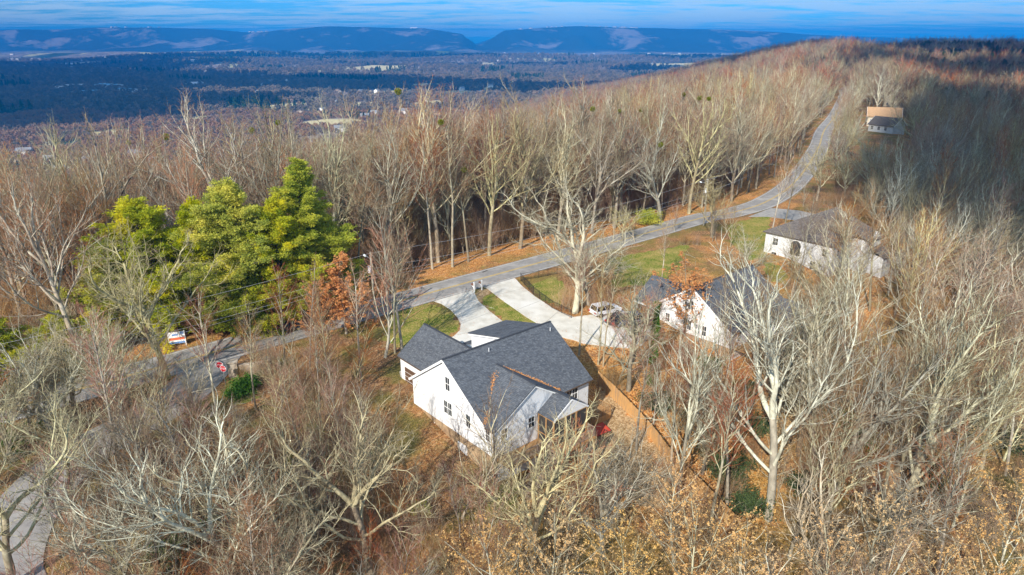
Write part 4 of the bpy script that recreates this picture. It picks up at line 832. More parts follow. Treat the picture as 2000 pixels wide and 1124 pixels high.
def tubes(levels, ks):
    """one mesh's vertices and quads from branch arrays"""
    Vs, Fs, base = [], [], 0
    for (P, R, Dd, _), k in zip(levels, ks):
        Bn, m = P.shape[:2]; ref = np.where(np.abs(Dd[..., 2:3]) < .9, np.array([0, 0, 1.]), np.array([1., 0, 0])); a = unit(np.cross(Dd, ref)); b = np.cross(Dd, a)
        th = np.arange(k) * 2 * np.pi / k; ring = a[:, :, None] * np.cos(th)[None, None, :, None] + b[:, :, None] * np.sin(th)[None, None, :, None]
        V = P[:, :, None] + ring * R[:, :, None, None]; Vs.append(V.reshape(-1, 3))
        idx = base + (np.arange(Bn)[:, None, None] * m + np.arange(m - 1)[None, :, None]) * k + np.arange(k)[None, None]
        nx_ = base + (np.arange(Bn)[:, None, None] * m + np.arange(m - 1)[None, :, None]) * k + (np.arange(k)[None, None] + 1) % k
        Fs.append(np.stack([idx, nx_, nx_ + k, idx + k], -1).reshape(-1, 4)); base += V.size // 3
    return np.concatenate(Vs), np.concatenate(Fs)
def translucent(m, f=.38):
    t = m.node_tree; b = t.nodes['Principled BSDF']; o = t.nodes['Material Output']; tr = t.nodes.new('ShaderNodeBsdfTranslucent'); x = t.nodes.new('ShaderNodeMixShader'); x.inputs[0].default_value = f
    src = b.inputs['Base Color'].links[0].from_socket if b.inputs['Base Color'].links else None
    if src: t.links.new(src, tr.inputs[0])
    t.links.new(b.outputs[0], x.inputs[1]); t.links.new(tr.outputs[0], x.inputs[2]); t.links.new(x.outputs[0], o.inputs['Surface'])
def bark(name, c1, c2, c3, sc=3.):
    return mat(name, c1, c2, sc, .9, .5 if 'stem' in name else 0, 3, third=c3, lo=.3, hi=.7, rnd=.30, stretch=(1, 1, .4))
bk_pale = bark('bark_pale_lichen', (.57, .53, .35), (.36, .32, .20), (.18, .15, .095), 4.5)
bk_stem = bark('bark_stem_mottled', (.36, .31, .225), (.17, .14, .10), (.50, .48, .35), 2.6)
bk_grey = bark('bark_grey', (.38, .32, .22), (.23, .19, .13), (.50, .48, .38))
bk_white = bark('bark_white_grey', (.61, .59, .44), (.38, .36, .25), (.19, .17, .11), 4.5)
bk_yel = bark('bark_yellowish', (.58, .50, .30), (.42, .35, .17), (.70, .66, .48), 1.2)
bk_dark = bark('bark_dark', (.16, .13, .10), (.10, .085, .065), (.26, .24, .18))
tw_pale = mat('twig_pale', (.42, .35, .215), (.28, .225, .13), 2, .9, rnd=.16); tw_red = mat('twig_red_brown', (.44, .19, .10), (.30, .135, .075), 1.5, .9, rnd=.3)
tw_brown = mat('twig_brown', (.29, .18, .105), (.20, .125, .075), 1.5, .9, rnd=.3); tw_brush = mat('twig_brush', (.50, .31, .19), (.38, .23, .14), 1.5, .9, rnd=.25)
tw_dark = mat('twig_dark', (.17, .12, .09), (.12, .085, .065), 1.5, .9, rnd=.2)
tw_gold = mat('twig_golden', (.40, .24, .11), (.27, .16, .075), 1.5, .9, rnd=.2)
tw_grey = mat('twig_grey', (.29, .23, .145), (.20, .155, .095), 1.5, .9, rnd=.2)
lf_tan = mat('dead_leaf_tan', (.80, .56, .27), (.66, .40, .15), 3, .8, rnd=.12); lf_rust = mat('dead_leaf_rust', (.70, .34, .13), (.48, .21, .07), 2, .8)
lf_green = mat('needles', (.50, .50, .035), (.24, .30, .022), 1.4, .7, third=(.72, .64, .045), rnd=.1); lf_dark = mat('needles_dark', (.035, .06, .02), (.06, .09, .025), 2, .8, rnd=.15)
ivy_m = mat('ivy_leaf', (.06, .16, .012), (.10, .22, .02), 4, .6); mist_m = mat('mistletoe_leaf', (.17, .20, .01), (.25, .26, .02), 4, .7)

for m_ in (lf_tan, lf_rust, lf_green, ivy_m, mist_m): translucent(m_)
def leaves_at(r, lv, n, s0, s1, spread, tmin=.3, flat=0.):
    """n leaf quads near the outer ends of the branch arrays lv"""
    P = lv[0]; Bn, m = P.shape[:2]; sub_ = r.random(Bn) ** 3; bi = r.choice(Bn, n, p=sub_ / sub_.sum()); f_ = (tmin + (1 - tmin) * r.random(n)) * (m - 1) - 1e-6; i0 = np.maximum(f_.astype(int), 0); w = (f_ - i0)[:, None]
    c = P[bi, i0] * (1 - w) + P[bi, np.minimum(i0 + 1, m - 1)] * w + r.normal(0, spread, (n, 3)); s = r.uniform(s0, s1, n)[:, None]
    a = unit(r.normal(0, 1, (n, 3)) * [1, 1, 1 - flat]); b = unit(np.cross(a, r.normal(0, 1, (n, 3))))
    return np.stack([c - a * s, c - b * s * .6, c + a * s, c + b * s * .6], 1).reshape(-1, 3), np.arange(4 * n).reshape(-1, 4)

def make_tree(kind, seed):
    """returns (trunk mesh, crown mesh, combined mesh for far use, height)"""
    r = np.random.default_rng(seed); z0 = np.array([[0, 0, -.6]]); up = np.array([[0, 0, 1.]]); extra = None; H = 20.
    A = np.array
    if kind == 'fan':       # tall forest tree: clear stem, steep limbs fanning up
        H = 27; l0 = grow(r, z0, up + r.normal(0, .03, (1, 3)), A([H * .58]), A([.36]), A([.20]), 12, .03, .05) + (A([H * .58]),)
        l1 = spawn(r, l0, 11, .48, 1, .58, .14, .74, .12, .55, 9, .085, .06, .07, 3)
        l2 = spawn(r, l1, 8, .2, 1, .48, .16, .48, .35, .58, 6, .10, .06, .035, 2)
        l3 = spawn(r, l2, 7, .15, 1, .52, .18, .48, .3, .55, 4, .14, .05, .017, 2)
        l4 = spawn(r, l3, 5, .1, 1, .55, .22, .60, .3, .6, 2, .16, .03, .0105, 2); lo, hi, ks = [l0, l1, l2, l3], [l4], ((7, 5, 4, 3), (3,)); bm_, tm = bk_pale, (tw_red, tw_gold, tw_brown, tw_pale, tw_red)[seed % 5]
    elif kind == 'slim':    # narrow forest stem with a small high crown
        H = 25; l0 = grow(r, z0, up + r.normal(0, .03, (1, 3)), A([H * .95]), A([.24]), A([.04]), 14, .03, .06) + (A([H * .95]),)
        l1 = spawn(r, l0, 24, .45, 1, .62, .15, .24, .45, .45, 6, .08, .07, .035, 2)
        l2 = spawn(r, l1, 7, .2, 1, .5, .15, .5, .3, .55, 4, .1, .05, .018, 2)
        l3 = spawn(r, l2, 6, .1, 1, .5, .2, .6, .3, .6, 3, .13, .04, .0105, 2); lo, hi, ks = [l0, l1], [l2, l3], ((6, 4), (3, 3)); bm_, tm = bk_pale, (tw_red, tw_gold, tw_brown)[seed % 3]
    elif kind == 'oak':     # wide gnarled crown
        H = 18; l0 = grow(r, z0, up + r.normal(0, .07, (1, 3)), A([H * .40]), A([.34]), A([.21]), 9, .07, .04) + (A([H * .52]),)
        l1 = spawn(r, l0, 8, .5, 1, .80, .16, .95, .1, .52, 12, .14, .075, .065, 3)
        l2 = spawn(r, l1, 10, .2, 1, .70, .2, .48, .35, .5, 8, .17, .06, .032, 2)
        l3 = spawn(r, l2, 8, .12, 1, .72, .25, .46, .3, .55, 5, .20, .05, .019, 2)
        l4 = spawn(r, l3, 4, .1, 1, .75, .25, .55, .3, .6, 3, .22, .03, .010, 2); lo, hi, ks = [l0, l1, l2, l3], [l4], ((8, 6, 4, 3), (3,)); bm_, tm = bk_pale, (tw_grey, tw_pale)[seed % 2]
    elif kind == 'spread':  # long sweeping pale limbs
        H = 20; l0 = grow(r, z0, up + r.normal(0, .08, (1, 3)), A([H * .42]), A([.31]), A([.22]), 9, .05, .03) + (A([H * .6]),)
        l1 = spawn(r, l0, 8, .45, 1, .66, .16, .92, .1, .52, 12, .095, .055, .065, 3)
        l2 = spawn(r, l1, 11, .18, 1, .55, .17, .50, .35, .5, 8, .12, .05, .030, 2)
        l3 = spawn(r, l2, 8, .12, 1, .55, .2, .5, .3, .52, 5, .14, .05, .0165, 2)
        l4 = spawn(r, l3, 4, .1, 1, .6, .2, .6, .3, .6, 3, .16, .03, .0095, 2); lo, hi, ks = [l0, l1, l2, l3], [l4], ((8, 6, 4, 3), (3,)); bm_, tm = bk_white, (tw_grey, tw_brown)[seed % 2]
    elif kind == 'beech':   # slender, still hung with tan leaves
        H = 14; l0 = grow(r, z0, up + r.normal(0, .05, (1, 3)), A([H * .9]), A([.17]), A([.03]), 11, .04, .06) + (A([H * .9]),)
        l1 = spawn(r, l0, 26, .12, 1, .75, .15, .48, .55, .5, 8, .07, .07, .03, 2)
        l2 = spawn(r, l1, 8, .15, 1, .6, .15, .46, .35, .5, 4, .1, .05, .015, 1)
        l3 = spawn(r, l2, 4, .1, 1, .6, .2, .6, .3, .6, 2, .12, .03, .009, 1); lo, hi, ks = [l0, l1], [l2, l3], ((7, 4), (3, 3)); bm_, tm = bk_white, tw_grey; extra = ('leaf', l3, 4300, .04, .078, .05, lf_tan)
    elif kind == 'rustleaf':
        H = 9; l0 = grow(r, z0, up + r.normal(0, .05, (1, 3)), A([H * .85]), A([.13]), A([.03]), 9, .05, .06) + (A([H * .85]),)
        l1 = spawn(r, l0, 22, .15, 1, .8, .15, .5, .5, .5, 6, .09, .06, .025, 2); l2 = spawn(r, l1, 7, .15, 1, .6, .15, .45, .35, .5, 4, .1, .05, .013, 1)
        l3 = spawn(r, l2, 3, .1, 1, .6, .2, .6, .3, .6, 2, .12, .03, .009, 1); lo, hi, ks = [l0, l1], [l2, l3], ((6, 4), (3, 3)); bm_, tm = bk_grey, tw_brown; extra = ('leaf', l3, 6500 if seed == 51 else 2000, .07, .15, .10, lf_rust)
    elif kind == 'small':   # understorey tree, twiggy
        H = 9; l0 = grow(r, z0, up + r.normal(0, .1, (1, 3)), A([H * .75]), A([.10]), A([.03]), 8, .07, .05) + (A([H * .75]),)
        l1 = spawn(r, l0, 14, .2, 1, .6, .15, .55, .4, .5, 6, .1, .07, .025, 3); l2 = spawn(r, l1, 7, .15, 1, .55, .15, .5, .35, .55, 4, .12, .06, .014, 2)
        l3 = spawn(r, l2, 6, .1, 1, .55, .2, .6, .3, .6, 3, .14, .04, .009, 2); lo, hi, ks = [l0, l1], [l2, l3], ((6, 4), (3, 3)); bm_, tm = bk_pale, (tw_brown, tw_red, tw_pale)[seed % 3]
    elif kind == 'brush':   # many thin shoots from the ground
        H = 4.5; n = 34; a = r.uniform(0, 6.28, n); rr = r.uniform(0, 1.8, n); p = np.stack([rr * np.cos(a), rr * np.sin(a), np.full(n, -.3)], 1)
        l0 = grow(r, p, np.array([[0, 0, 1.]]) + r.normal(0, .22, (n, 3)), r.uniform(2.2, 5.2, n), r.uniform(.014, .035, n), np.full(n, .008), 6, .1, .05) + (np.full(n, 3.5),)
        l1 = spawn(r, l0, 8, .2, 1, .55, .2, .42, .3, .6, 4, .14, .05, .011, 1); l2 = spawn(r, l1, 4, .1, 1, .6, .2, .55, .3, .6, 2, .16, .03, .008, 1); lo, hi, ks = [l0], [l1, l2], ((4,), (3, 3)); bm_, tm = (bk_stem, tw_brush) if seed % 2 else (bk_stem, tw_gold)
    elif kind == 'fargroup':  # light-weight winter tree for the far slopes
        H = 24; l0 = grow(r, z0, up + r.normal(0, .03, (1, 3)), A([H * .5]), A([.42]), A([.26]), 6, .03, .05) + (A([H * .55]),)
        l1 = spawn(r, l0, 9, .42, 1, .78, .18, .85, .15, .6, 6, .12, .06, .10, 3); l2 = spawn(r, l1, 8, .2, 1, .65, .2, .5, .3, .6, 4, .15, .04, .05, 2)
        l3 = spawn(r, l2, 7, .1, 1, .7, .25, .55, .3, .6, 2, .2, .03, .030, 2); lo, hi, ks = [l0, l1], [l2, l3], ((4, 3), (3, 3)); bm_, tm = (bk_white if seed == 84 else bk_grey if seed == 86 else bk_pale), (tw_pale if seed == 84 else tw_dark if seed == 86 else (tw_red, tw_pale, tw_red, tw_brown)[seed % 4])
    V, F = tubes(lo, ks[0]); nb0 = lo[0][0].shape[0] * (lo[0][0].shape[1] - 1) * ks[0][0]; mi0 = (np.arange(len(F)) >= nb0).astype(int); stemm = bk_white if kind in ('beech',) else bk_yel if kind == 'oak' and False else bk_stem
    trunk = mesh_np('trunk_' + kind, V, [F], [stemm, bm_], mi0, smooth=True)
    V2, F2 = tubes(hi, ks[1]); mats = [tm]; FF = [F2]; VV2 = [V2]; mi = [np.zeros(len(F2), int)]
    if extra:
        lV, lF = leaves_at(r, extra[1], extra[2], extra[3], extra[4], extra[5]); FF = [np.concatenate([F2, lF + len(V2)])]; VV2.append(lV); mats.append(extra[6]); mi.append(np.ones(len(lF), int))
    crown = mesh_np('crown_' + kind, np.concatenate(VV2), FF, mats, np.concatenate(mi))
    zs = np.concatenate(VV2)[:, 2]; H = float(np.percentile(zs, 99.7)); 
    comb = None
    if True:
        Vc = np.concatenate([V] + VV2); Fc = np.concatenate([F, FF[0] + len(V)]); comb = mesh_np('tree_' + kind, Vc, [Fc], [stemm, bm_] + mats, np.concatenate([mi0] + [m + 2 for m in mi]))
    xy = np.abs(np.concatenate(VV2)[:, :2]); Rr = float(np.percentile(np.hypot(xy[:, 0], xy[:, 1]), 97))
    return dict(trunk=trunk, crown=crown, comb=comb, H=H, R=Rr)

def needle_tree(seed, H=24, base=.12, wid=4.6, dens=1., nm=None, conic=1.0):
    """irregular evergreen: whorled boughs carrying flat sprays of needle tufts"""
    r = np.random.default_rng(seed); A = np.array; l0 = grow(r, A([[0, 0, -.5]]), A([[0, 0, 1.]]), A([H]), A([.30]), A([.04]), 16, .02, .05) + (A([H]),)
    nb = int(92 * dens); tt = base + (1 - base) * (np.arange(nb) + r.random(nb)) / nb; m = 16; f_ = np.minimum(tt * m, m - 1e-6); i0 = f_.astype(int); w = (f_ - i0)[:, None]; p = l0[0][0, i0] * (1 - w) + l0[0][0, i0 + 1] * w
    ph = np.arange(nb) * 2.399 + r.normal(0, .35, nb); el = .05 + .75 * tt ** 2 + r.normal(0, .12, nb); d = np.stack([np.cos(ph) * np.cos(el), np.sin(ph) * np.cos(el), np.sin(el)], 1)
    ln = wid * (np.clip((1 - tt) * 1.9, .10, 1) ** (.75 * conic)) * r.uniform(.55, 1.15, nb) * np.where(tt < .3, .75 + tt, 1)
    l1 = grow(r, p, d, ln, np.full(nb, .07), np.full(nb, .02), 7, .05, .035) + (ln,)
    l2 = spawn(r, l1, 9, .25, 1, .8, .2, .36, .4, .5, 3, .08, .03, .014, 2)
    T = int(50000 * dens * (wid / 4.6)); P = l2[0]; Bn = len(P); wgt = np.maximum(l2[3], .05); bi = r.choice(Bn, T, p=wgt / wgt.sum()); f_ = (.15 + .85 * r.random(T)) * 3 - 1e-6; i0 = f_.astype(int); w = (f_ - i0)[:, None]
    c = P[bi, i0] * (1 - w) + P[bi, np.minimum(i0 + 1, 3)] * w + r.normal(0, .22, (T, 3)) * [1, 1, .45]; dd = unit(l2[2][bi, i0] + r.normal(0, .5, (T, 3)) + [0, 0, .25])
    k = 3; cc = np.repeat(c, k, 0); a = unit(np.repeat(dd, k, 0) + r.normal(0, .55, (T * k, 3))); s = r.uniform(.15, .33, T * k)[:, None]; b = unit(np.cross(a, r.normal(0, 1, (T * k, 3)))) * .024
    V3 = np.stack([cc - b, cc + a * s * .6 - b * 1.6, cc + a * s, cc + a * s * .6 + b * 1.6], 1).reshape(-1, 3); F3 = np.arange(len(V3)).reshape(-1, 4)
    V, F = tubes([l0, l1], (7, 4)); trunk = mesh_np('trunk_pine', V, [F], bk_dark, smooth=True); V2, F2 = tubes([l2], (3,))
    crown = mesh_np('crown_pine', np.concatenate([V2, V3]), [np.concatenate([F2, F3 + len(V2)])], [bk_dark, nm or lf_green], np.concatenate([np.zeros(len(F2), int), np.ones(len(F3), int)]))
    comb = mesh_np('tree_pine', np.concatenate([V, V2, V3]), [np.concatenate([F, F2 + len(V), F3 + len(V) + len(V2)])], [bk_dark, nm or lf_green], np.concatenate([np.zeros(len(F) + len(F2), int), np.ones(len(F3), int)]))
    return dict(trunk=trunk, crown=crown, comb=comb, H=H, R=wid)

PROTO = {}
for k_, sds in (('fan', (1, 2, 3, 4, 5)), ('slim', (11, 12, 13)), ('oak', (21, 22, 23, 24)), ('spread', (31, 32, 33, 34)), ('beech', (41, 42)), ('rustleaf', (51, 52)), ('small', (60, 61, 62)), ('brush', (71, 72)), ('fargroup', (80, 81, 82, 83, 84, 86))):
    PROTO[k_] = [make_tree(k_, s) for s in sds]
PROTO['pine'] = [needle_tree(91, 24, .16, 5.4, 1.15), needle_tree(92, 18, .1, 5.2, 1.0, conic=.7), needle_tree(93, 12, .06, 3.6, .7)]
PROTO['darkpine'] = [needle_tree(94, 15, .1, 3.6, .55, lf_dark)]
TALL = []; PLACED = []     # x, y, radius
def place(kind, v, x, y, H, rz, name, label, cat='tree', group=None, tilt=(0, 0), trunkmat=None, crownmat=None, wide=1., limbmat=None):
    pr = PROTO[kind][v % len(PROTO[kind])]; s = H / pr['H']; r = thing(name, label, cat, (x, y, tz(x, y)), rz, group, tilt); r.scale = (s * wide, s * wide, s)
    tr = link('trunk', pr['trunk'], r); cr = link('crown', pr['crown'], r)
    if trunkmat: tr.material_slots[0].link = 'OBJECT'; tr.material_slots[0].material = trunkmat
    if limbmat: tr.material_slots[1].link = 'OBJECT'; tr.material_slots[1].material = limbmat
    if crownmat: cr.material_slots[0].link = 'OBJECT'; cr.material_slots[0].material = crownmat
    PLACED.append((x, y, pr['R'] * s * wide))
    if kind in ('fan', 'slim', 'spread'): TALL.append((r.name, tuple(r.location), H, pr['trunk']))
    return r
def height_for(p, topy):
    lo, hi = 1., 45.
    for _ in range(30):
        m = (lo + hi) / 2; q = proj(np.array([p[0], p[1], p[2] + m]))
        if q[1] > topy: lo = m
        else: hi = m
    return lo
def hero(kind, v, bx, by, ty, name, label, rz=0, tilt=(0, 0), **k):
    p = at(bx, by); H = height_for(p, ty); return place(kind, v, p[0], p[1], H, rz, name, label, tilt=tilt, **k)
# ------------------------------------------------------------------ named trees, one by one
T90 = rad(90)
hero('oak', 1, 728, 1122, 765, 'bare_tree', 'big pale gnarled bare tree left of the white house, forked low over a green tuft', .6, wide=1.0)
hero('oak', 2, 1176, 1088, 838, 'bare_tree', 'small crooked white barked tree below the back porch, limbs held out flat', 2.1, trunkmat=bk_white)
hero('oak', 0, 1040, 1110, 790, 'bare_tree', 'lichen covered bare tree in front of the deck stair', 4.1, wide=1.05)
hero('spread', 1, 1752, 1020, 560, 'bare_tree', 'large bare tree leaning right over the slope, pale limbs reaching to the right edge', .5, tilt=(0, .10), wide=1.1)
hero('spread', 2, 1500, 1015, 515, 'bare_tree', 'very large white limbed bare tree spreading over the second house', 2.6, wide=1.15)
hero('spread', 0, 1612, 1000, 600, 'bare_tree', 'white limbed bare tree right of the second house, its crown swept right', 3.6, tilt=(0, .06), wide=1.1)
hero('spread', 3, 1324, 970, 590, 'bare_tree', 'bare tree with a clean grey trunk forking in a V above the board fence', 1.2, wide=.72)
hero('oak', 0, 1122, 612, 352, 'bare_tree', 'dense grey crowned bare tree standing before the road behind the curved drive', .3, wide=1.35, trunkmat=bk_pale)
hero('oak', 2, 1150, 596, 430, 'bare_tree', 'low grey bare tree beside the fenced lawn, twigs over the road', 1.0, wide=1.2)
hero('oak', 1, 328, 738, 415, 'sycamore', 'yellow barked bare tree at the side street in front of the banner', 1.9, trunkmat=bk_yel, crownmat=tw_pale, wide=1.0)
hero('slim', 1, 428, 842, 560, 'bare_tree', 'grey mottled trunk with twiggy crown beside the stop signs', .4, trunkmat=bk_pale, wide=1.2)
for i, (bx, by, ty, v, lb, w) in enumerate(((602, 622, 316, 0, 'tallest bright green pine, its pointed top highest of the pine group', 1.35), (478, 640, 362, 1, 'broad bright green pine left of the tallest pine', 1.25), (548, 640, 398, 1, 'bushy green pine in the middle front of the pine group', 1.1),
      (408, 645, 405, 1, 'wide green pine between the yellow barked tree and the middle pines', 1.2), (322, 655, 402, 1, 'yellowish flat topped pine at the left end of the pine group', 1.5), (640, 596, 430, 2, 'green pine at the right edge of the pine group above the orange tree', 1.5), (488, 655, 500, 2, 'low green pine at the foot of the pine group above the side street', 1.3),
      (14, 770, 598, 2, 'small bright green pine cut by the left edge', 1.2), (250, 668, 470, 2, 'soft green young pine behind the yellow barked tree', 1.4), (118, 700, 610, 2, 'dark low pine on the shaded bank at the left', 1.5))):
    hero('pine', v, bx, by, ty, 'pine_tree', lb, i * 1.3, wide=w)
for i, (bx, by, ty, v, k, lb, w) in enumerate((
      (676, 652, 500, 0, 'rustleaf', 'young tree full of bright orange dead leaves right of the pines', 1.4), (640, 662, 545, 0, 'rustleaf', 'lower orange leaved young tree touching the pines', 1.2), (1335, 655, 500, 1, 'rustleaf', 'tree hung with rusty orange leaves in front of the second house garage', 1.3),
      (1262, 640, 575, 1, 'rustleaf', 'small rust leaved tree beside the parked pickup', .9), (530, 640, 555, 0, 'rustleaf', 'little orange leaved sapling below the pine group', 1.0))):
    hero(k, v, bx, by, ty, 'oak_sapling', lb, i * 2., wide=w)
for i, (bx, by, ty, v, k, lb) in enumerate((
      (172, 452, 222, 0, 'spread', 'tall bare tree at the upper left with a reddish twig top against the valley'), (312, 432, 204, 1, 'spread', 'tall bare tree left of centre with pale forked limbs against the valley'), (60, 560, 232, 2, 'spread', 'tall bare tree near the left edge, crown above the blue valley'),
      (0, 600, 305, 0, 'spread', 'bare tree cut by the left edge above the wires'), (420, 430, 232, 1, 'fan', 'bare tree behind the pines with a green mistletoe ball'), (120, 640, 440, 1, 'slim', 'leaning pale trunk in the shaded wood at the left above the wires'), (225, 520, 330, 2, 'fan', 'slender bare tree between the two tallest left trees'),
      (884, 522, 212, 0, 'slim', 'straight pale trunk closest to the road across from the mailboxes'), (845, 526, 240, 1, 'slim', 'thin pale trunk across the road, left of the drives'), (915, 512, 232, 2, 'slim', 'slanting pale trunk across the road above the mailboxes'),
      (1016, 486, 184, 0, 'fan', 'broadest fan crowned bare tree across the road at picture centre'), (1090, 470, 196, 2, 'fan', 'fan crowned bare tree right of the broadest one across the road'), (955, 500, 215, 3, 'fan', 'bare tree with double trunk left of the broadest fan crowned tree'), (760, 540, 225, 4, 'fan', 'pale bare tree across the road behind the transformer pole'),
      (1200, 446, 190, 1, 'fan', 'tall bare tree across the road above the fenced lawn'), (1345, 418, 175, 3, 'fan', 'tall bare tree across the road just left of the second pole'), (1428, 394, 172, 0, 'spread', 'wide white limbed bare tree across the road at the bend'), (1290, 436, 200, 2, 'spread', 'white limbed bare tree with crooked trunk across the road'),
      (772, 690, 395, 2, 'slim', 'left one of the paired grey trunks beside the garage roof'), (786, 694, 380, 0, 'slim', 'right one of the paired grey trunks beside the garage roof'), (748, 700, 430, 1, 'small', 'twiggy reddish small tree at the left of the paired trunks'), (625, 800, 600, 1, 'slim', 'thin bare tree in the brush left of the white house'),
      (1131, 694, 455, 1, 'slim', 'slim trunk in front of the curved drive, left of a close pair'), (1168, 712, 500, 2, 'slim', 'slim trunk of the close pair in front of the curved drive'), (1178, 716, 520, 0, 'slim', 'thinner trunk of the close pair in front of the curved drive'), (1243, 880, 610, 2, 'slim', 'pale straight trunk rising from the straw coloured yard'),
      (1308, 940, 640, 1, 'slim', 'thin trunk standing against the board fence'), (1420, 992, 640, 0, 'slim', 'leaning yellowish trunk low on the slope before the board fence end'), (1375, 885, 650, 1, 'small', 'small forked tree in front of the second house foundation'),
      (480, 1160, 780, 2, 'spread', 'bare tree leaning left over the side street at the lower left'), (502, 1135, 830, 0, 'oak', 'bare grey tree right of the leaning one at the lower left'), (250, 1180, 880, 1, 'oak', 'grey bare tree in front of the side street at the bottom left'), (20, 1150, 800, 1, 'oak', 'bare tree cut by the lower left corner'),
      (585, 1130, 880, 2, 'small', 'small lichened tree left of the big gnarled one'), (1240, 980, 905, 0, 'small', 'small tree beside the foot of the board fence'), (1590, 640, 470, 1, 'oak', 'bare tree hiding the gap between the second house and the pale house'), (1580, 575, 440, 2, 'small', 'small bare tree before the pale house wall'),
      (205, 805, 615, 0, 'oak', 'bare tree between the streets, right of the paler one'), (292, 812, 640, 1, 'small', 'small reddish tree at the inner corner of the two streets'), (150, 822, 625, 2, 'oak', 'grey bare tree hiding the left part of the main road'), (78, 838, 640, 1, 'oak', 'grey bare tree near the left edge above the side street'), (388, 815, 650, 2, 'small', 'small tree just below the stop signs'), (255, 790, 600, 2, 'slim', 'thin tree on the wedge between the streets'),
      (1560, 890, 530, 3, 'spread', 'white limbed bare tree right of the second house wall'), (1405, 775, 530, 0, 'slim', 'thin trunk in front of the second house foundation'), (1466, 800, 505, 2, 'slim', 'thin trunk crossing the second house deck'), (1648, 760, 470, 1, 'spread', 'bare tree before the pale house, right of the second house'),
      (1380, 1060, 690, 1, 'slim', 'tall thin trunk at the foot of the board fence'), (1540, 1090, 720, 2, 'slim', 'tall thin trunk left of the stout one at the lower right'), (1720, 1000, 640, 0, 'slim', 'tall thin trunk beside the big leaning tree'), (1800, 960, 600, 1, 'slim', 'tall thin trunk right of the big leaning tree'),
      (560, 770, 505, 1, 'slim', 'reddish twigged slender tree below the orange leaved trees'), (605, 730, 500, 2, 'slim', 'slender bare tree left of the reddish one near the orange leaves'), (655, 800, 545, 0, 'slim', 'tall slender bare tree in the brush left of the garage'), (705, 745, 500, 1, 'slim', 'thin bare tree close to the left of the garage roof'), (500, 800, 560, 2, 'slim', 'slender bare tree behind the stone entrance wall'),
      (1206, 748, 555, 1, 'small', 'twiggy small tree in front of the end of the curved drive'), (1226, 762, 540, 2, 'oak', 'crooked bare tree screening the parked cars'), (968, 1010, 745, 0, 'small', 'thin young tree before the deck of the white house'), (1120, 1030, 800, 1, 'small', 'thin young tree before the screened porch'), (900, 1010, 800, 2, 'small', 'thin young tree before the low corner of the white house'),
      (1590, 900, 560, 1, 'spread', 'pale bare tree right of the very large white limbed one'), (1900, 980, 600, 1, 'fan', 'tall bare tree at the lower right edge'), (230, 830, 600, 1, 'spread', 'pale bare tree standing between the two streets'), (110, 860, 640, 2, 'oak', 'gnarled bare tree in front of the main road at the left'), (30, 900, 690, 0, 'oak', 'gnarled bare tree at the left edge before the main road'),
      (1596, 392, 268, 2, 'oak', 'twiggy bare tree over the far bend of the road'), (1648, 392, 285, 0, 'oak', 'bare tree right of the far bend in front of the dark wood'), (1690, 372, 262, 2, 'spread', 'frosty bare tree below the cream house'), (1640, 330, 250, 1, 'small', 'small tree beside the verge below the far poles'),
      (560, 830, 655, 0, 'small', 'twiggy tree in the brush below the orange leaved trees'), (690, 760, 610, 1, 'small', 'reddish twigged small tree left of the garage'), (520, 900, 740, 2, 'small', 'small pale tree in the brush below the stone wall'), (300, 900, 730, 1, 'small', 'small bare tree hanging over the side street'), (140, 1000, 790, 0, 'oak', 'grey bare tree in front of the middle of the side street'),
      (1625, 520, 385, 0, 'spread', 'bare tree in front of the pale house right corner'), (1845, 440, 280, 1, 'spread', 'frosty white bare tree standing out of the dark wood at the right'), (1702, 452, 330, 2, 'oak', 'grey bare tree right of the pale house roof'), (1460, 560, 440, 2, 'oak', 'low spreading bare tree on the lawn left of the pale house'),
      (1215, 470, 395, 1, 'oak', 'low bare tree at the near verge, behind the grey crowned one'), (1240, 474, 390, 2, 'small', 'small bare tree at the near verge between the poles'), (1318, 452, 385, 1, 'small', 'small grey bare tree at the near verge left of the second pole'), (1290, 560, 420, 2, 'slim', 'thin bare tree on the lawn before the rusty leaved tree'),
      (1680, 940, 640, 2, 'slim', 'straight grey trunk in the lower right wood'), (1600, 1090, 760, 1, 'fan', 'stout pale trunk rising through the tan leaved trees at the lower right'), (1850, 900, 560, 0, 'spread', 'tall bare tree near the right edge with tan leaved trees below'), (1940, 760, 470, 2, 'spread', 'bare tree at the right edge above the slope'))):
    wd = {'slim': 1.1, 'fan': 1.25 if by < 560 else 1.1}.get(k, 1.1)
    hero(k, v, bx, by, ty, 'bare_tree', lb, i * 1.7, wide=wd, tilt=(0, -.13) if 'leaning left' in lb else (0, -.10) if 'leaning pale' in lb else (0, .1) if 'leaning yellow' in lb else (0, 0), trunkmat=(bk_grey if 'thin' in lb else None))
for i, (bx, by, ty) in enumerate(((1070, 1300, 985), (1315, 1300, 955), (1190, 1340, 1010), (1430, 1290, 1000), (1690, 1240, 930), (1905, 1250, 920), (1560, 1300, 1010), (1985, 1120, 850), (950, 1340, 1020), (1800, 1330, 1040), (1480, 1380, 1060), (1010, 1270, 1030), (1960, 900, 720), (1860, 1030, 840), (1700, 760, 610), (1560, 860, 740), (1830, 800, 640))):
    hero('beech', i, bx, by, ty, 'beech_tree', 'young beech with tan dead leaves still on pale twigs, lower right wood', i * 1.1, wide=1.15, group='tan leaved beeches')

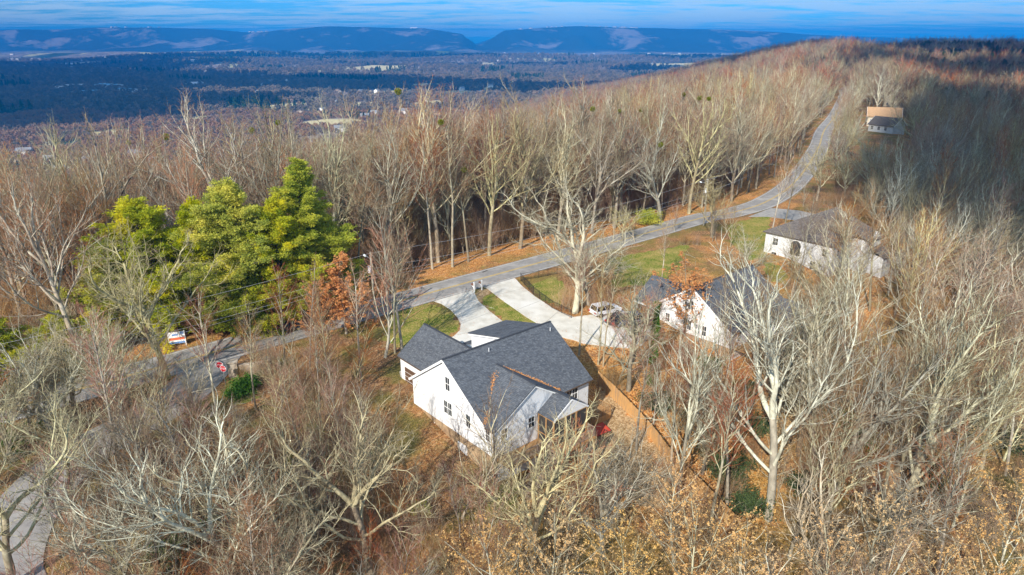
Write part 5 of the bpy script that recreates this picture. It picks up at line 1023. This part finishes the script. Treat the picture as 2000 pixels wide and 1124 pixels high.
# ivy on one trunk, green tufts, mistletoe
def leaf_cloud(name, n, fn, s0, s1, m, seed, **tags):
    r = np.random.default_rng(seed); c = fn(r, n); a = unit(r.normal(0, 1, (n, 3))); b = unit(np.cross(a, r.normal(0, 1, (n, 3)))); s = r.uniform(s0, s1, n)[:, None]
    V = np.stack([c - a * s, c - b * s * .7, c + a * s, c + b * s * .7], 1).reshape(-1, 3); return link(name, mesh_np(name, V, [np.arange(4 * n).reshape(-1, 4)], m), **tags)
p = at(1272, 752); tr = place('slim', 1, p[0], p[1], height_for(p, 545), 0, 'ivy_covered_tree', 'slender tree wrapped in bright green ivy between the first and second house')
hI = height_for(p, 590)
def ivy_fn(r, n): z = r.uniform(0, hI, n); k = .28 + .30 * np.sin(z * .9 + 1) ** 2 * (1 - z / hI * .5); a = r.uniform(0, 6.28, n); return np.stack([np.cos(a) * k * r.uniform(.6, 1.2, n), np.sin(a) * k * r.uniform(.6, 1.2, n), z], 1)
iv = leaf_cloud('ivy', 4200, ivy_fn, .06, .13, ivy_m, 3); iv.parent = tr; iv.scale = [1 / q for q in tr.scale]
def bush(name, label, cat, p, rx, h, n, m, seed, s=(.06, .14)):
    def f(r, n):
        q = unit(r.normal(0, 1, (n, 3))); a = np.arctan2(q[:, 1], q[:, 0]); k = .78 + .30 * np.sin(3 * a + seed) + .24 * np.sin(5 * a + 4 * q[:, 2] + seed * 2) + .2 * np.sin(9 * a - 6 * q[:, 2]) + .18 * np.sin(7 * q[:, 2] + seed); q = q * (r.random((n, 1)) ** .4) * k[:, None] + r.normal(0, .07, (n, 3)); return np.stack([q[:, 0] * rx, q[:, 1] * rx, (q[:, 2] * .5 + .5) * h], 1)
    r = thing(name, label, cat, p); fo = leaf_cloud('foliage', n, f, s[0], s[1], m, seed); fo.parent = r; st = MB(); rr = random.Random(seed)
    for i in range(6): a = rr.uniform(0, 6.28); st.tube([(0, 0, -.2), (math.cos(a) * rx * .3, math.sin(a) * rx * .3, h * .4), (math.cos(a) * rx * .6, math.sin(a) * rx * .6, h * .75)], [.04, .03, .012], 5)
    st.build('stem', bk_grey, r); return r
bush('shrub', 'round green shrub in front of the stone entrance wall', 'shrub', at(485, 760), 1.7, 1.6, 4200, ivy_m, 4); bush('shrub', 'low green shrub left of the round one at the stone wall', 'shrub', at(462, 775), 1.3, 1.0, 2500, ivy_m, 5)
bush('shrub', 'dark green shrub behind the upper part of the board fence', 'shrub', at(1285, 800), 2.2, 2.2, 5000, lf_dark, 6); bush('shrub', 'large dark green holly on the slope right of the board fence', 'shrub', at(1420, 935), 2.6, 3.2, 7500, lf_dark, 7)
bush('shrub', 'dark evergreen shrub below the leaning tree at the right', 'shrub', at(1835, 960), 2.8, 3.2, 7500, lf_dark, 8); bush('shrub', 'dark evergreen shrub in the hollow under the second house', 'shrub', at(1480, 850), 2.0, 2.4, 5000, lf_dark, 9)
bush('shrub', 'evergreen shrub on the shaded bank at the left edge', 'shrub', at(120, 720), 3.0, 2.6, 7000, lf_green, 10); bush('shrub', 'yellow green shrub low at the left edge beside the side street', 'shrub', at(40, 870), 2.4, 2.0, 5000, ivy_m, 11)
bush('shrub', 'green shrub among the trunks at the bottom left', 'shrub', at(330, 1090), 2.0, 1.6, 3600, ivy_m, 12); bush('shrub', 'dark evergreen bush low at the bottom right of centre', 'shrub', at(1640, 830), 1.8, 2.0, 4000, ivy_m, 13)
bush('shrub', 'dark green bush at the bottom right edge', 'shrub', at(1985, 880), 2.4, 2.4, 5000, lf_dark, 14); bush('shrub', 'sunlit evergreen hanging over the wall behind the second house', 'shrub', at(1590, 650), 2.6, 3.0, 6000, lf_dark, 15)
bush('shrub', 'dark green thicket across the road above the fenced lawn', 'shrub', at(1265, 440), 3.0, 3.4, 7000, lf_green, 16)
for i, (bx, by) in enumerate(((1390, 720), (1455, 770), (1540, 790), (1600, 720), (1690, 700), (1760, 650), (1850, 720), (1950, 700), (1560, 960), (1700, 870), (1900, 860), (1460, 1000), (1360, 820), (1790, 560), (1900, 520))):
    bush('shrub', 'dark evergreen shrub under the bare trees of the right slope', 'shrub', at(bx, by), 1.6 + .25 * (i % 4), 1.5 + .4 * (i % 3), 3600, lf_dark if i % 3 else ivy_m, 200 + i)['group'] = 'evergreen shrubs on the right slope'
for i, (bx, by) in enumerate(((560, 900), (640, 1000), (330, 960), (420, 1020), (600, 850), (700, 900), (820, 1000))):
    bush('shrub', 'low green shrub in the brush at the lower left', 'shrub', at(bx, by), 1.1 + .2 * (i % 3), .9 + .2 * (i % 3), 2200, ivy_m if i % 2 else lf_green, 230 + i)['group'] = 'green shrubs at the lower left'
MISTLE = ((906, 262, 125), (866, 241, 128), (502, 277, 118), (560, 300, 112), (497, 248, 120), (535, 238, 118), (1337, 184, 165), (1365, 186, 165), (1384, 194, 160), (1150, 212, 150), (1202, 212, 150), (1247, 207, 155), (764, 189, 150), (250, 274, 120), (335, 268, 125), (465, 320, 118), (28, 290, 115), (1548, 200, 200), (936, 322, 125), (1290, 285, 150))
# ------------------------------------------------------------------ the rest of the wood
def lrect(u0, u1, v0, v1): return [uvw(u, v)[:2] for u, v in ((u0, v0), (u1, v0), (u1, v1), (u0, v1))]
KEEP = [lrect(-2, 18, -13, 15), lrect(38.5, 59, -13, 11), lrect(79, 98, -9, 14), DRIVE1, DRIVE2, DRIVE3, YARD] + LAWNS[:5]
fh = [o for o in S.objects if o.name.startswith('house') and o.parent is None]
SHIELD = [  # picture boxes that stay open, with the distance of what is seen there
    (775, 625, 1165, 900, 78), (690, 520, 1270, 690, 105), (1000, 440, 1500, 540, 140), (1490, 405, 1700, 545, 120), (1340, 500, 1590, 720, 92), (270, 360, 690, 615, 112), (360, 660, 490, 730, 88), (420, 700, 520, 770, 88), 
    (1165, 700, 1420, 960, 64), (1572, 178, 1655, 330, 240), (1250, 740, 1450, 960, 60), (560, 880, 900, 1050, 52), (1684, 208, 1762, 258, 420)]
def ok_ground(x, y, s, ss):
    m = (np.abs(s) > np.where(y > 185, 5.4, 7.2)) & (np.abs(ss) > 4.2)
    for p in KEEP: m &= ~inpoly(x, y, p)
    return m
def blocks(x, y, z, h, R_, frac=.25):
    """does a tree here rise in front of something the picture shows openly"""
    d = np.hypot(np.hypot(x, y), CAM_Z - z - h / 2); P = np.stack([x, y, z + h], 1); tx, ty = proj(P); bx, by = proj(np.stack([x, y, z + 0 * x], 1)); w = R_ * FPX / d; bad = np.zeros(len(x), bool)
    for x0, y0, x1, y1, dd in SHIELD:
        ox = np.minimum(np.maximum(tx, bx) + w * .55, x1) - np.maximum(np.minimum(tx, bx) - w * .55, x0); oy = np.minimum(by, y1) - np.maximum(ty, y0)
        bad |= (ox > 0) & (oy > 0) & (d < dd - 3)
    return bad
def candidates(x0, x1, y0, y1, sp, seed):
    r = np.random.default_rng(seed); xs = np.arange(x0, x1, sp); ys = np.arange(y0, y1, sp); X_, Y_ = np.meshgrid(xs, ys); X_ = X_.ravel() + r.uniform(-.47, .47, X_.size) * sp; Y_ = Y_.ravel() + r.uniform(-.47, .47, Y_.size) * sp; return X_, Y_, r
def infrustum(x, y, z, m=150):
    px, py = proj(np.stack([x, y, z], 1)); return (px > -m) & (px < 2000 + m) & (py < 1124 + m * 2.2) & (y > 8)
cx, cy, r = candidates(-140, 260, 14, 330, 5.2, 5)
cz = terrain(cx, cy); s_ = sdist(cx, cy); ss_ = sdist(cx, cy, SIDE)
keep = ok_ground(cx, cy, s_, ss_) & infrustum(cx, cy, cz + 10) & (s_ > -150) & (s_ < 260)
u1_ = r.random(len(cx)); lu = (cx - O1[0]) * UU[0] + (cy - O1[1]) * UU[1]
across = s_ < 0; dcam = np.hypot(cx, cy)
keep &= ~((s_ < -48) & (u1_ < .42)) & ~((s_ < -14) & (s_ > -90) & (lu[...] < -12) & (u1_ > .62)) if False else ~((s_ < -48) & (u1_ < .42))
keep &= ~(across & (lu < -12) & (r.random(len(cx)) < .35))
keep &= across | (u1_ < np.where((dcam < 80) & (cx < -3), .95, .68) * (dcam < 80) + (dcam >= 80) * np.where(dcam < 130, .80, .9))
for hx, hy, hr in PLACED: keep &= np.hypot(cx - hx, cy - hy) > 2.6
cx, cy, cz, s_, u1_, lu, across, dcam = [a[keep] for a in (cx, cy, cz, s_, u1_, lu, across, dcam)]
kinds = []; hs = []; rads = []
for i in range(len(cx)):
    q = r.random()
    if across[i]: k_ = 'fan' if q < .40 else 'slim' if q < .72 else 'spread' if q < .80 else 'small'; h_ = {'fan': 30.5, 'slim': 27, 'spread': 26, 'small': 11}[k_] * r.uniform(.78, 1.08)
    elif dcam[i] < 75 and cx[i] < 0: k_ = 'small' if q < .62 else 'oak' if q < .84 else 'slim'; h_ = {'small': 8.5, 'oak': 12, 'slim': 16}[k_] * r.uniform(.75, 1.15)
    elif dcam[i] < 95: k_ = 'beech' if q < .12 else 'small' if q < .36 else 'slim' if q < .84 else 'oak'; h_ = {'beech': 12, 'small': 8.5, 'slim': 20, 'oak': 14}[k_] * r.uniform(.75, 1.15)
    else: k_ = 'spread' if q < .20 else 'oak' if q < .34 else 'slim' if q < .66 else 'fan' if q < .82 else 'small'; h_ = {'spread': 19, 'oak': 15, 'slim': 21, 'fan': 22, 'small': 9}[k_] * r.uniform(.75, 1.1)
    if across[i] and s_[i] > -14: h_ *= .8 if k_ != 'small' else .7
    if across[i] and s_[i] < -80: h_ *= .93
    kinds.append(k_); hs.append(h_); rads.append({'fan': 6, 'slim': 3, 'spread': 7, 'oak': 6, 'small': 2.5, 'beech': 4}[k_])
hs = np.array(hs); rads = np.array(rads); bad = blocks(cx, cy, cz, hs, rads)
size = hs / dcam; order = [i for i in np.argsort(-size) if not bad[i]]
NIND = 300 - len(PLACED); print('trees placed by hand', len(PLACED), 'candidates', len(order))
def zone(i):
    if across[i]:
        b = 'left of the pines' if lu[i] < -18 else 'behind the pines' if lu[i] < 8 else 'opposite the two drives' if lu[i] < 45 else 'opposite the second house' if lu[i] < 80 else 'at the bend of the road'
        return f'across the road {b}', f'trees across the road {b}'
    if dcam[i] < 80 and cx[i] < -4: return 'in the brushy wood at the lower left', 'trees at the lower left'
    if dcam[i] < 95: return 'on the leaf covered slope at the lower right', 'trees on the lower right slope'
    if lu[i] < 30: return 'near the drives', 'trees near the drives'
    return ('in the dark wood at the right', 'trees in the dark wood at the right') if dcam[i] > 125 else ('on the slope right of the second house', 'trees right of the second house')
DESC = {'fan': 'tall fan crowned bare tree', 'slim': 'tall thin bare tree', 'spread': 'white limbed bare tree', 'oak': 'gnarled grey bare tree', 'small': 'small twiggy bare tree', 'beech': 'beech with tan dead leaves'}
GR = {'fan': 'fan crowned', 'slim': 'thin', 'spread': 'white limbed', 'oak': 'gnarled', 'small': 'small', 'beech': 'tan leaved'}
for i in order[:NIND]:
    z_, g_ = zone(i)
    place(kinds[i], int(r.integers(0, 9)), cx[i], cy[i], hs[i], r.uniform(0, 6.28), 'beech_tree' if kinds[i] == 'beech' else 'bare_tree', f'{DESC[kinds[i]]} {z_}', group=f'{GR[kinds[i]]} {g_}', tilt=(r.normal(0, .035), r.normal(0, .035)), trunkmat=(bk_grey if r.random() < .35 else None), wide=1.2, limbmat=(None, bk_grey, bk_grey, bk_stem)[int(r.integers(0, 4))])
used_ = set()
for i, (mx_, my_, dist) in enumerate(MISTLE):
    best = None
    for o_ in TALL:
        l_ = o_[1]; q = np.array([l_[0], l_[1], l_[2] + o_[2] * .80]); a_, b_ = proj(q); e_ = math.hypot(a_ - mx_, b_ - my_)
        if (best is None or e_ < best[0]) and o_[0] not in used_: best = (e_, o_, q)
    if best[0] > 75: continue
    used_.add(best[1][0]); pr_ = best[1]; V_ = np.array([v.co[:] for v in pr_[3].vertices])[::40]; V_ = V_[V_[:, 2] > V_[:, 2].max() * .62]; Mw = np.array(bpy.data.objects[pr_[0]].matrix_world); bpy.context.view_layer.update(); Mw = np.array(bpy.data.objects[pr_[0]].matrix_world)
    Wd_ = V_ @ Mw[:3, :3].T + Mw[:3, 3]; A_, B_ = proj(Wd_); q = Wd_[np.argmin(np.hypot(A_ - mx_, B_ - my_))]
    rr = .42 + .3 * ((i * 7) % 5) / 5 + (0.35 if i == 0 else 0)
    def f(r, n): return unit(r.normal(0, 1, (n, 3))) * (r.random((n, 1)) ** .4) * rr
    o = leaf_cloud('mistletoe', 500, f, .06, .12, mist_m, 30 + i, label='round green mistletoe ball high in the bare treetops' if i else 'largest green mistletoe ball, high in the treetops at picture centre', category='mistletoe', group='mistletoe balls in the treetops' if i else None); o.location = q
def scatter(name, pts, meshes, label=None):
    """one object that instances prototype meshes on its own vertices; pts: x,y,z,rz,scale,index"""
    pts = np.asarray(pts, float); me = bpy.data.meshes.new(name); me.vertices.add(len(pts)); me.vertices.foreach_set('co', pts[:, :3].astype(np.float32).ravel())
    a = me.attributes.new('rot', 'FLOAT_VECTOR', 'POINT'); rv = np.random.default_rng(len(pts)).normal(0, .03, (len(pts), 3)); rv[:, 2] = pts[:, 3]; a.data.foreach_set('vector', rv.astype(np.float32).ravel())
    a = me.attributes.new('sc', 'FLOAT', 'POINT'); a.data.foreach_set('value', pts[:, 4].astype(np.float32)); a = me.attributes.new('idx', 'INT', 'POINT'); a.data.foreach_set('value', pts[:, 5].astype(np.int32))
    c = bpy.data.collections.new(name + '_sources')
    for i, m_ in enumerate(meshes): c.objects.link(bpy.data.objects.new(f'{name}_source_{i:02d}', m_))
    g = bpy.data.node_groups.new(name, 'GeometryNodeTree'); g.interface.new_socket('Geometry', in_out='INPUT', socket_type='NodeSocketGeometry'); g.interface.new_socket('Geometry', in_out='OUTPUT', socket_type='NodeSocketGeometry')
    gi = g.nodes.new('NodeGroupInput'); go = g.nodes.new('NodeGroupOutput'); ip = g.nodes.new('GeometryNodeInstanceOnPoints'); ci = g.nodes.new('GeometryNodeCollectionInfo'); ci.inputs['Collection'].default_value = c; ci.inputs['Separate Children'].default_value = True; ci.inputs['Reset Children'].default_value = True
    def na(nm, dt): n = g.nodes.new('GeometryNodeInputNamedAttribute'); n.data_type = dt; n.inputs['Name'].default_value = nm; return next(s for s in n.outputs if s.enabled and s.name == 'Attribute')
    ip.inputs['Pick Instance'].default_value = True; l = g.links.new; l(gi.outputs[0], ip.inputs['Points']); l(ci.outputs[0], ip.inputs['Instance']); l(na('idx', 'INT'), ip.inputs['Instance Index']); l(na('sc', 'FLOAT'), ip.inputs['Scale']); l(ip.outputs[0], go.inputs[0])
    e2r = g.nodes.new('FunctionNodeEulerToRotation'); l(na('rot', 'FLOAT_VECTOR'), e2r.inputs[0]); l(e2r.outputs[0], ip.inputs['Rotation'])
    o = link(name, me, kind='stuff'); md = o.modifiers.new('scatter', 'NODES'); md.node_group = g
    if label: o['label'] = label
    return o
# the wood behind the nearest 300 trees, near kinds
src = [p_['comb'] for k_ in ('fan', 'slim', 'small', 'oak', 'spread', 'beech') for p_ in PROTO[k_]]; srcH = [p_['H'] for k_ in ('fan', 'slim', 'small', 'oak', 'spread', 'beech') for p_ in PROTO[k_]]; first = {'fan': 0, 'slim': 5, 'small': 8, 'oak': 11, 'spread': 15, 'beech': 19}; cnt = {'fan': 5, 'slim': 3, 'small': 3, 'oak': 4, 'spread': 4, 'beech': 2}
pts = []
for i in order[NIND:]:
    k_ = kinds[i] if kinds[i] in first else 'fan'; j = first[k_] + int(r.integers(0, cnt[k_])); pts.append((cx[i], cy[i], cz[i], r.uniform(0, 6.28), hs[i] / srcH[j], j))
ax, ay, rr_ = candidates(-330, 700, 40, 430, 6.2, 8); az_ = terrain(ax, ay); as_ = sdist(ax, ay); ass = sdist(ax, ay, SIDE)
outside = ~((ax > -140) & (ax < 260) & (ay > 14) & (ay < 330) & (as_ > -150) & (as_ < 260))
m_ = outside & ok_ground(ax, ay, as_, ass) & infrustum(ax, ay, az_ + 10) & (as_ > -330) & (np.hypot(ax, ay) < 430); h_ = np.where(as_ < -60, rr_.uniform(14, 28, len(ax)), rr_.uniform(14, 27, len(ax))); m_ &= (rr_.random(len(ax)) < .8);  m_ &= ~blocks(ax, ay, az_, h_, 5)
for i in np.nonzero(m_)[0]: j = int(rr_.choice([0, 1, 2, 3, 4, 5, 6, 7, 15, 16, 17, 18])); pts.append((ax[i], ay[i], az_[i], rr_.uniform(0, 6.28), h_[i] / srcH[j], j))
for zx0, zx1, zy0, zy1, sp_, hl, hh_, sel, sd_ in ((-75, -16, 18, 95, 2.5, 6, 12, 'L', 60), (-16, 2, 18, 95, 2.9, 4.5, 9.5, 'L', 64), (14, 150, 20, 150, 4.4, 4, 10, 'R', 61), (-60, 20, 84, 150, 3.2, 5, 12, 'A', 62), (0, 260, 100, 300, 4.2, 5, 12, 'A', 63)):
    ax, ay, rr_ = candidates(zx0, zx1, zy0, zy1, sp_, sd_); az_ = terrain(ax, ay); as_ = sdist(ax, ay); ass = sdist(ax, ay, SIDE); m_ = ok_ground(ax, ay, as_, ass) & infrustum(ax, ay, az_ + 4, 60); h_ = rr_.uniform(hl, hh_, len(ax))
    m_ &= (as_ > 5.5) if sel != 'A' else (as_ < -16) & (as_ > -110)
    m_ &= ~blocks(ax, ay, az_, h_, 2.2) & (rr_.random(len(ax)) < (.8 if sel == 'L' else .16 if sel == 'R' else .5))
    for i in np.nonzero(m_)[0]: j = 8 + int(rr_.integers(0, 3)); pts.append((ax[i], ay[i], az_[i], rr_.uniform(0, 6.28), h_[i] / srcH[j], j))
scatter('woodland', pts, src, 'bare winter wood filling the ridge behind the nearest trees'); print('woodland', len(pts))
# far wood on the ridge and its slopes
fs = [p_['comb'] for p_ in PROTO['fargroup']] + [PROTO['darkpine'][0]['comb']]; pts = []
ax, ay, rr_ = candidates(-900, 1900, 300, 2100, 8.8, 9); d_ = np.hypot(ax, ay); a_ = (d_ >= 430)
ax, ay = ax[a_], ay[a_]; az_ = terrain(ax, ay); as_ = sdist(ax, ay); av_ = sdist(ax, ay, ROADV); m_ = infrustum(ax, ay, az_ + 15, 60) & (np.abs(av_) > 6) & (as_ > -560)
pn = gnoise(ax, ay, 40, 160)
for i in np.nonzero(m_)[0]:
    j = 6 if (pn[i] > 1.25 or (ay[i] > 800 and ax[i] > 480 and pn[i] > -.3) or rr_.random() < .022) else int(rr_.integers(0, 6)); s = rr_.uniform(.55, 1.18) * (1.15 if j == 6 else 1); pts.append((ax[i], ay[i], az_[i], rr_.uniform(0, 6.28), s, j))
scatter('far_woodland', pts, fs, 'bare wood covering the far ridge'); print('far wood', len(pts))
# brush and saplings under the trees
ax, ay, rr_ = candidates(-150, 230, 16, 260, 2.7, 10); az_ = terrain(ax, ay); as_ = sdist(ax, ay); ass = sdist(ax, ay, SIDE); dd_ = np.hypot(ax, ay)
m_ = ok_ground(ax, ay, as_, ass) & infrustum(ax, ay, az_ + 2, 60) & (as_ > -110) & (as_ < 150) & ((as_ < -15) | (as_ > 9)) & (dd_ < 250)
dens = np.where(as_ < 0, .75, np.where((ax < -6) & (ay < 90), .75, .30)) * (gnoise(ax, ay, 41, 18) * .35 + .75); m_ &= rr_.random(len(ax)) < dens; hh = np.where((as_ < 0), rr_.uniform(.7, 2.0, len(ax)), rr_.uniform(.35, .95, len(ax)))
m_ &= ~blocks(ax, ay, az_, hh * 4.5, 2.0)
src2 = [PROTO['brush'][0]['comb'], PROTO['brush'][1]['comb']]; pts = [(ax[i], ay[i], az_[i], rr_.uniform(0, 6.28), hh[i], int(rr_.integers(0, 2))) for i in np.nonzero(m_)[0]]
scatter('undergrowth', pts, src2, 'brown leafless brush and saplings under the trees'); print('brush', len(pts))
# the valley: rounded winter tree clumps and dark pines, fields left open
def clump(seed, m, cone=False):
    r = np.random.default_rng(seed); n = 170; q = unit(r.normal(0, 1, (n, 3))); q[:, 2] = np.abs(q[:, 2]); h = 10.5 if not cone else 15
    c = q * r.uniform(.75, 1.05, (n, 1)) * [5.5, 5.5, h] if not cone else np.stack([q[:, 0] * 3.6 * (1 - q[:, 2] * .8), q[:, 1] * 3.6 * (1 - q[:, 2] * .8), q[:, 2] * h], 1)
    a = unit(q + r.normal(0, .5, (n, 3))) * r.uniform(1.0, 2.4, (n, 1)); b = unit(np.cross(a, r.normal(0, 1, (n, 3)))) * r.uniform(.35, .9, (n, 1)); V = np.stack([c - a, c + b, c + a, c - b], 1).reshape(-1, 3); return mesh_np('clump', V, [np.arange(4 * n).reshape(-1, 4)], m)
w1 = mat('winter_wood_grey', (.165, .14, .11), (.115, .10, .075), .02, .95, rnd=.12); w2 = mat('winter_wood_rust', (.25, .18, .13), (.18, .135, .10), .02, .95, rnd=.12); w3 = mat('pine_far', (.035, .07, .03), (.02, .045, .022), .2, .95, rnd=.3)
cl = [clump(1, w1), clump(2, w1), clump(3, w2), clump(4, w3, True), clump(5, mat('winter_wood_brown', (.30, .175, .105), (.21, .125, .08), .02, .95, rnd=.15))]; pts = []
for (y0, y1, sp, sd_) in ((350, 1500, 10.5, 20), (1500, 3000, 19, 21), (3000, 5600, 34, 22)):
    ax, ay, rr_ = candidates(-y1 * .85 - 100, y1 * .62, y0, y1, sp, sd_); az_ = terrain(ax, ay); as_ = sdist(ax, ay); m_ = infrustum(ax, ay, az_, 20) & ((as_ < -540) | ((as_ < -330) & (np.hypot(ax, ay) < 460)) | (ay > 2150))
    fn_ = gnoise(ax, ay * 2.2, 50, 420) + .6 * gnoise(ax, ay * 2.2, 51, 150); m_ &= (field_mask(ax, ay) < .5) & (fn_ < 1.15) & (rr_.random(len(ax)) < (.95 if y0 < 1500 else .85)); pn = gnoise(ax, ay * 1.6, 52, 700) + rr_.normal(0, .12, len(ax)); s = sp / 12 * rr_.uniform(.65, 1.05, len(ax)); s = np.minimum(s, 1.7)
    idx = np.where(pn > 1.15, 3, np.where((y0 < 400) & (rr_.random(len(ax)) < .75), 4, rr_.integers(0, 3, len(ax)))); k = np.nonzero(m_)[0]; pts.append(np.stack([ax[k], ay[k], az_[k], rr_.uniform(0, 6.28, len(k)), s[k], idx[k]], 1))
pts = np.concatenate(pts); scatter('valley_woods', pts, cl, 'woods spread over the valley floor'); print('valley', len(pts))
# houses and sheds far down in the valley, each its own small building
def tiny(seed, L_, Wd, eh, rh, wm, rm):
    q = MB(); q.box((-L_ / 2, -Wd / 2, -2), (L_ / 2, Wd / 2, eh), 0); q.wall([(-L_ / 2, -Wd / 2, eh), (-L_ / 2, 0, rh), (-L_ / 2, Wd / 2, eh)], (.1, 0, 0), 0); q.wall([(L_ / 2, -Wd / 2, eh), (L_ / 2, 0, rh), (L_ / 2, Wd / 2, eh)], (-.1, 0, 0), 0)
    for s in (-1, 1): q.slab([(-L_ / 2 - .4, 0, rh + .1), (L_ / 2 + .4, 0, rh + .1), (L_ / 2 + .4, s * (Wd / 2 + .5), eh - .2), (-L_ / 2 - .4, s * (Wd / 2 + .5), eh - .2)], .2, 1)
    return q.mesh('valley_house', [wm, rm])
wp = mat('pale_wall', (.74, .72, .70)); tp = mat('tan_wall', (.50, .42, .34)); rg = mat('grey_roof', (.22, .23, .25)); rl_ = mat('light_roof', (.62, .63, .65)); rb_ = mat('brown_roof', (.26, .18, .13)); bl = mat('blue_roof', (.16, .34, .48))
TIN = [tiny(1, 16, 10, 4, 7.5, wp, rg), tiny(2, 18, 11, 4, 7.5, tp, rb_), tiny(3, 42, 20, 6, 9, wp, rl_), tiny(4, 15, 10, 6, 9.5, wp, rg), tiny(5, 60, 26, 8, 10, wp, bl)]
r = np.random.default_rng(77)
SP = []
for (x0, x1, y0, y1, n, kk, band) in ((10, 350, 300, 420, 26, (0, 1, 0, 3), 'behind the left trees'), (560, 900, 195, 260, 16, (0, 1, 3), 'beyond the centre treetops'), (500, 700, 160, 185, 12, (0, 3, 1), 'at the valley edge of town'), (690, 980, 150, 182, 24, (0, 1, 3), 'in the sunlit middle of the valley'), (90, 400, 168, 184, 14, (2, 4, 2, 0), 'in the long row of sheds at the left'), (950, 1340, 104, 128, 24, (0, 3), 'on the far valley floor'), (20, 420, 112, 136, 24, (0, 2, 3), 'on the far left valley floor'), (1180, 1300, 146, 168, 8, (0, 1), 'beside the dark valley wood')):
    for i in range(n): SP.append((*flat_at(r.uniform(x0, x1), r.uniform(y0, y1)), int(kk[int(r.integers(0, len(kk)))]), band))
WHAT = ('white walled house with grey roof', 'tan house with brown roof', 'long pale roofed shed', 'tall white house with grey roof', 'large blue roofed hall')
for x, y, k_, band in SP:
    o = link('valley_shed' if k_ in (2, 4) else 'valley_house', TIN[k_], label=f'tiny {WHAT[k_]} {band}', category='shed' if k_ in (2, 4) else 'house', group=f'{WHAT[k_]}s {band}'); o.location = (x, y, tz(x, y)); o.rotation_euler = (0, 0, r.uniform(0, 3.14)); o.scale = [1.15] * 3 if np.hypot(x, y) < 2500 else [1.5] * 3
# houses along the rim of the far plateau
for i in range(46):
    px_ = r.choice([r.uniform(210, 330), r.uniform(1010, 1190), r.uniform(1180, 1240), r.uniform(495, 530)]); y_ = r.uniform(9900, 10150); 
    x_ = (px_ - 1000) / (FPX / math.cos(PITCH) * .985) * y_; o = link('plateau_house', TIN[0], label='tiny pale house on the rim of the blue far plateau', category='house', group='houses on the far plateau rim'); o.location = (x_, y_, tz(x_, y_)); o.rotation_euler = (0, 0, r.uniform(0, 3)); o.scale = [2.2] * 3
o = link('plateau_hall', TIN[2], label='white block shaped hall at the foot of the far plateau', category='building'); x_, y_ = flat_at(810, 96); o.location = (x_, y_, tz(x_, y_)); o.scale = [2.5] * 3

# fallen branches and blown leaves
r = np.random.default_rng(90); n = 520; x_ = r.uniform(-60, 90, n); y_ = r.uniform(30, 130, n); s_ = sdist(x_, y_); m_ = ok_ground(x_, y_, s_, sdist(x_, y_, SIDE)) & (np.abs(s_) > 9); x_, y_ = x_[m_], y_[m_]; n = len(x_)
a_ = r.uniform(0, 6.28, n); L_ = r.uniform(.8, 4.5, n); P_ = np.stack([x_, y_, terrain(x_, y_) + .12], 1); l0 = grow(r, P_, np.stack([np.cos(a_), np.sin(a_), r.normal(.02, .06, n)], 1), L_, r.uniform(.02, .07, n), np.full(n, .012), 6, .09, 0) + (L_,)
l1 = spawn(r, l0, 3, .3, 1, .7, .2, .4, .3, .6, 3, .12, .0, .012, 1); V_, F_ = tubes([l0, l1], (4, 3)); link('fallen_branches', mesh_np('fallen_branches', V_, [F_], bk_grey), kind='stuff')
Ls = []
for poly, n in ((DRIVE1, 700), (DRIVE2, 900)):
    P_ = np.array([p[:2] for p in poly]); q = r.uniform(P_.min(0), P_.max(0), (n * 6, 2)); q = q[inpoly(q[:, 0], q[:, 1], poly)]
    ed = np.min([np.linalg.norm(q - (P_[i] + (P_[(i + 1) % len(P_)] - P_[i]) * f_), axis=1) for i in range(len(P_)) for f_ in np.linspace(0, 1, 9)], 0); q = q[r.random(len(q)) < np.exp(-ed / .55) + .035]; Ls.append(q[:n])
q = np.stack([r.uniform(-700, 0, 1) * 0 + 0]) if False else np.concatenate(Ls); z_ = terrain(q[:, 0], q[:, 1]) + .075; c = np.c_[q, z_]; k = len(c); a = unit(np.c_[r.normal(0, 1, (k, 2)), r.normal(0, .25, k)]) * r.uniform(.05, .11, (k, 1)); b = unit(np.cross(a, np.c_[r.normal(0, .2, (k, 2)), np.ones(k)])) * r.uniform(.03, .06, (k, 1))
link('blown_leaves', mesh_np('blown_leaves', np.stack([c - a, c - b, c + a, c + b], 1).reshape(-1, 3), [np.arange(4 * k).reshape(-1, 4)], leafm), kind='stuff')
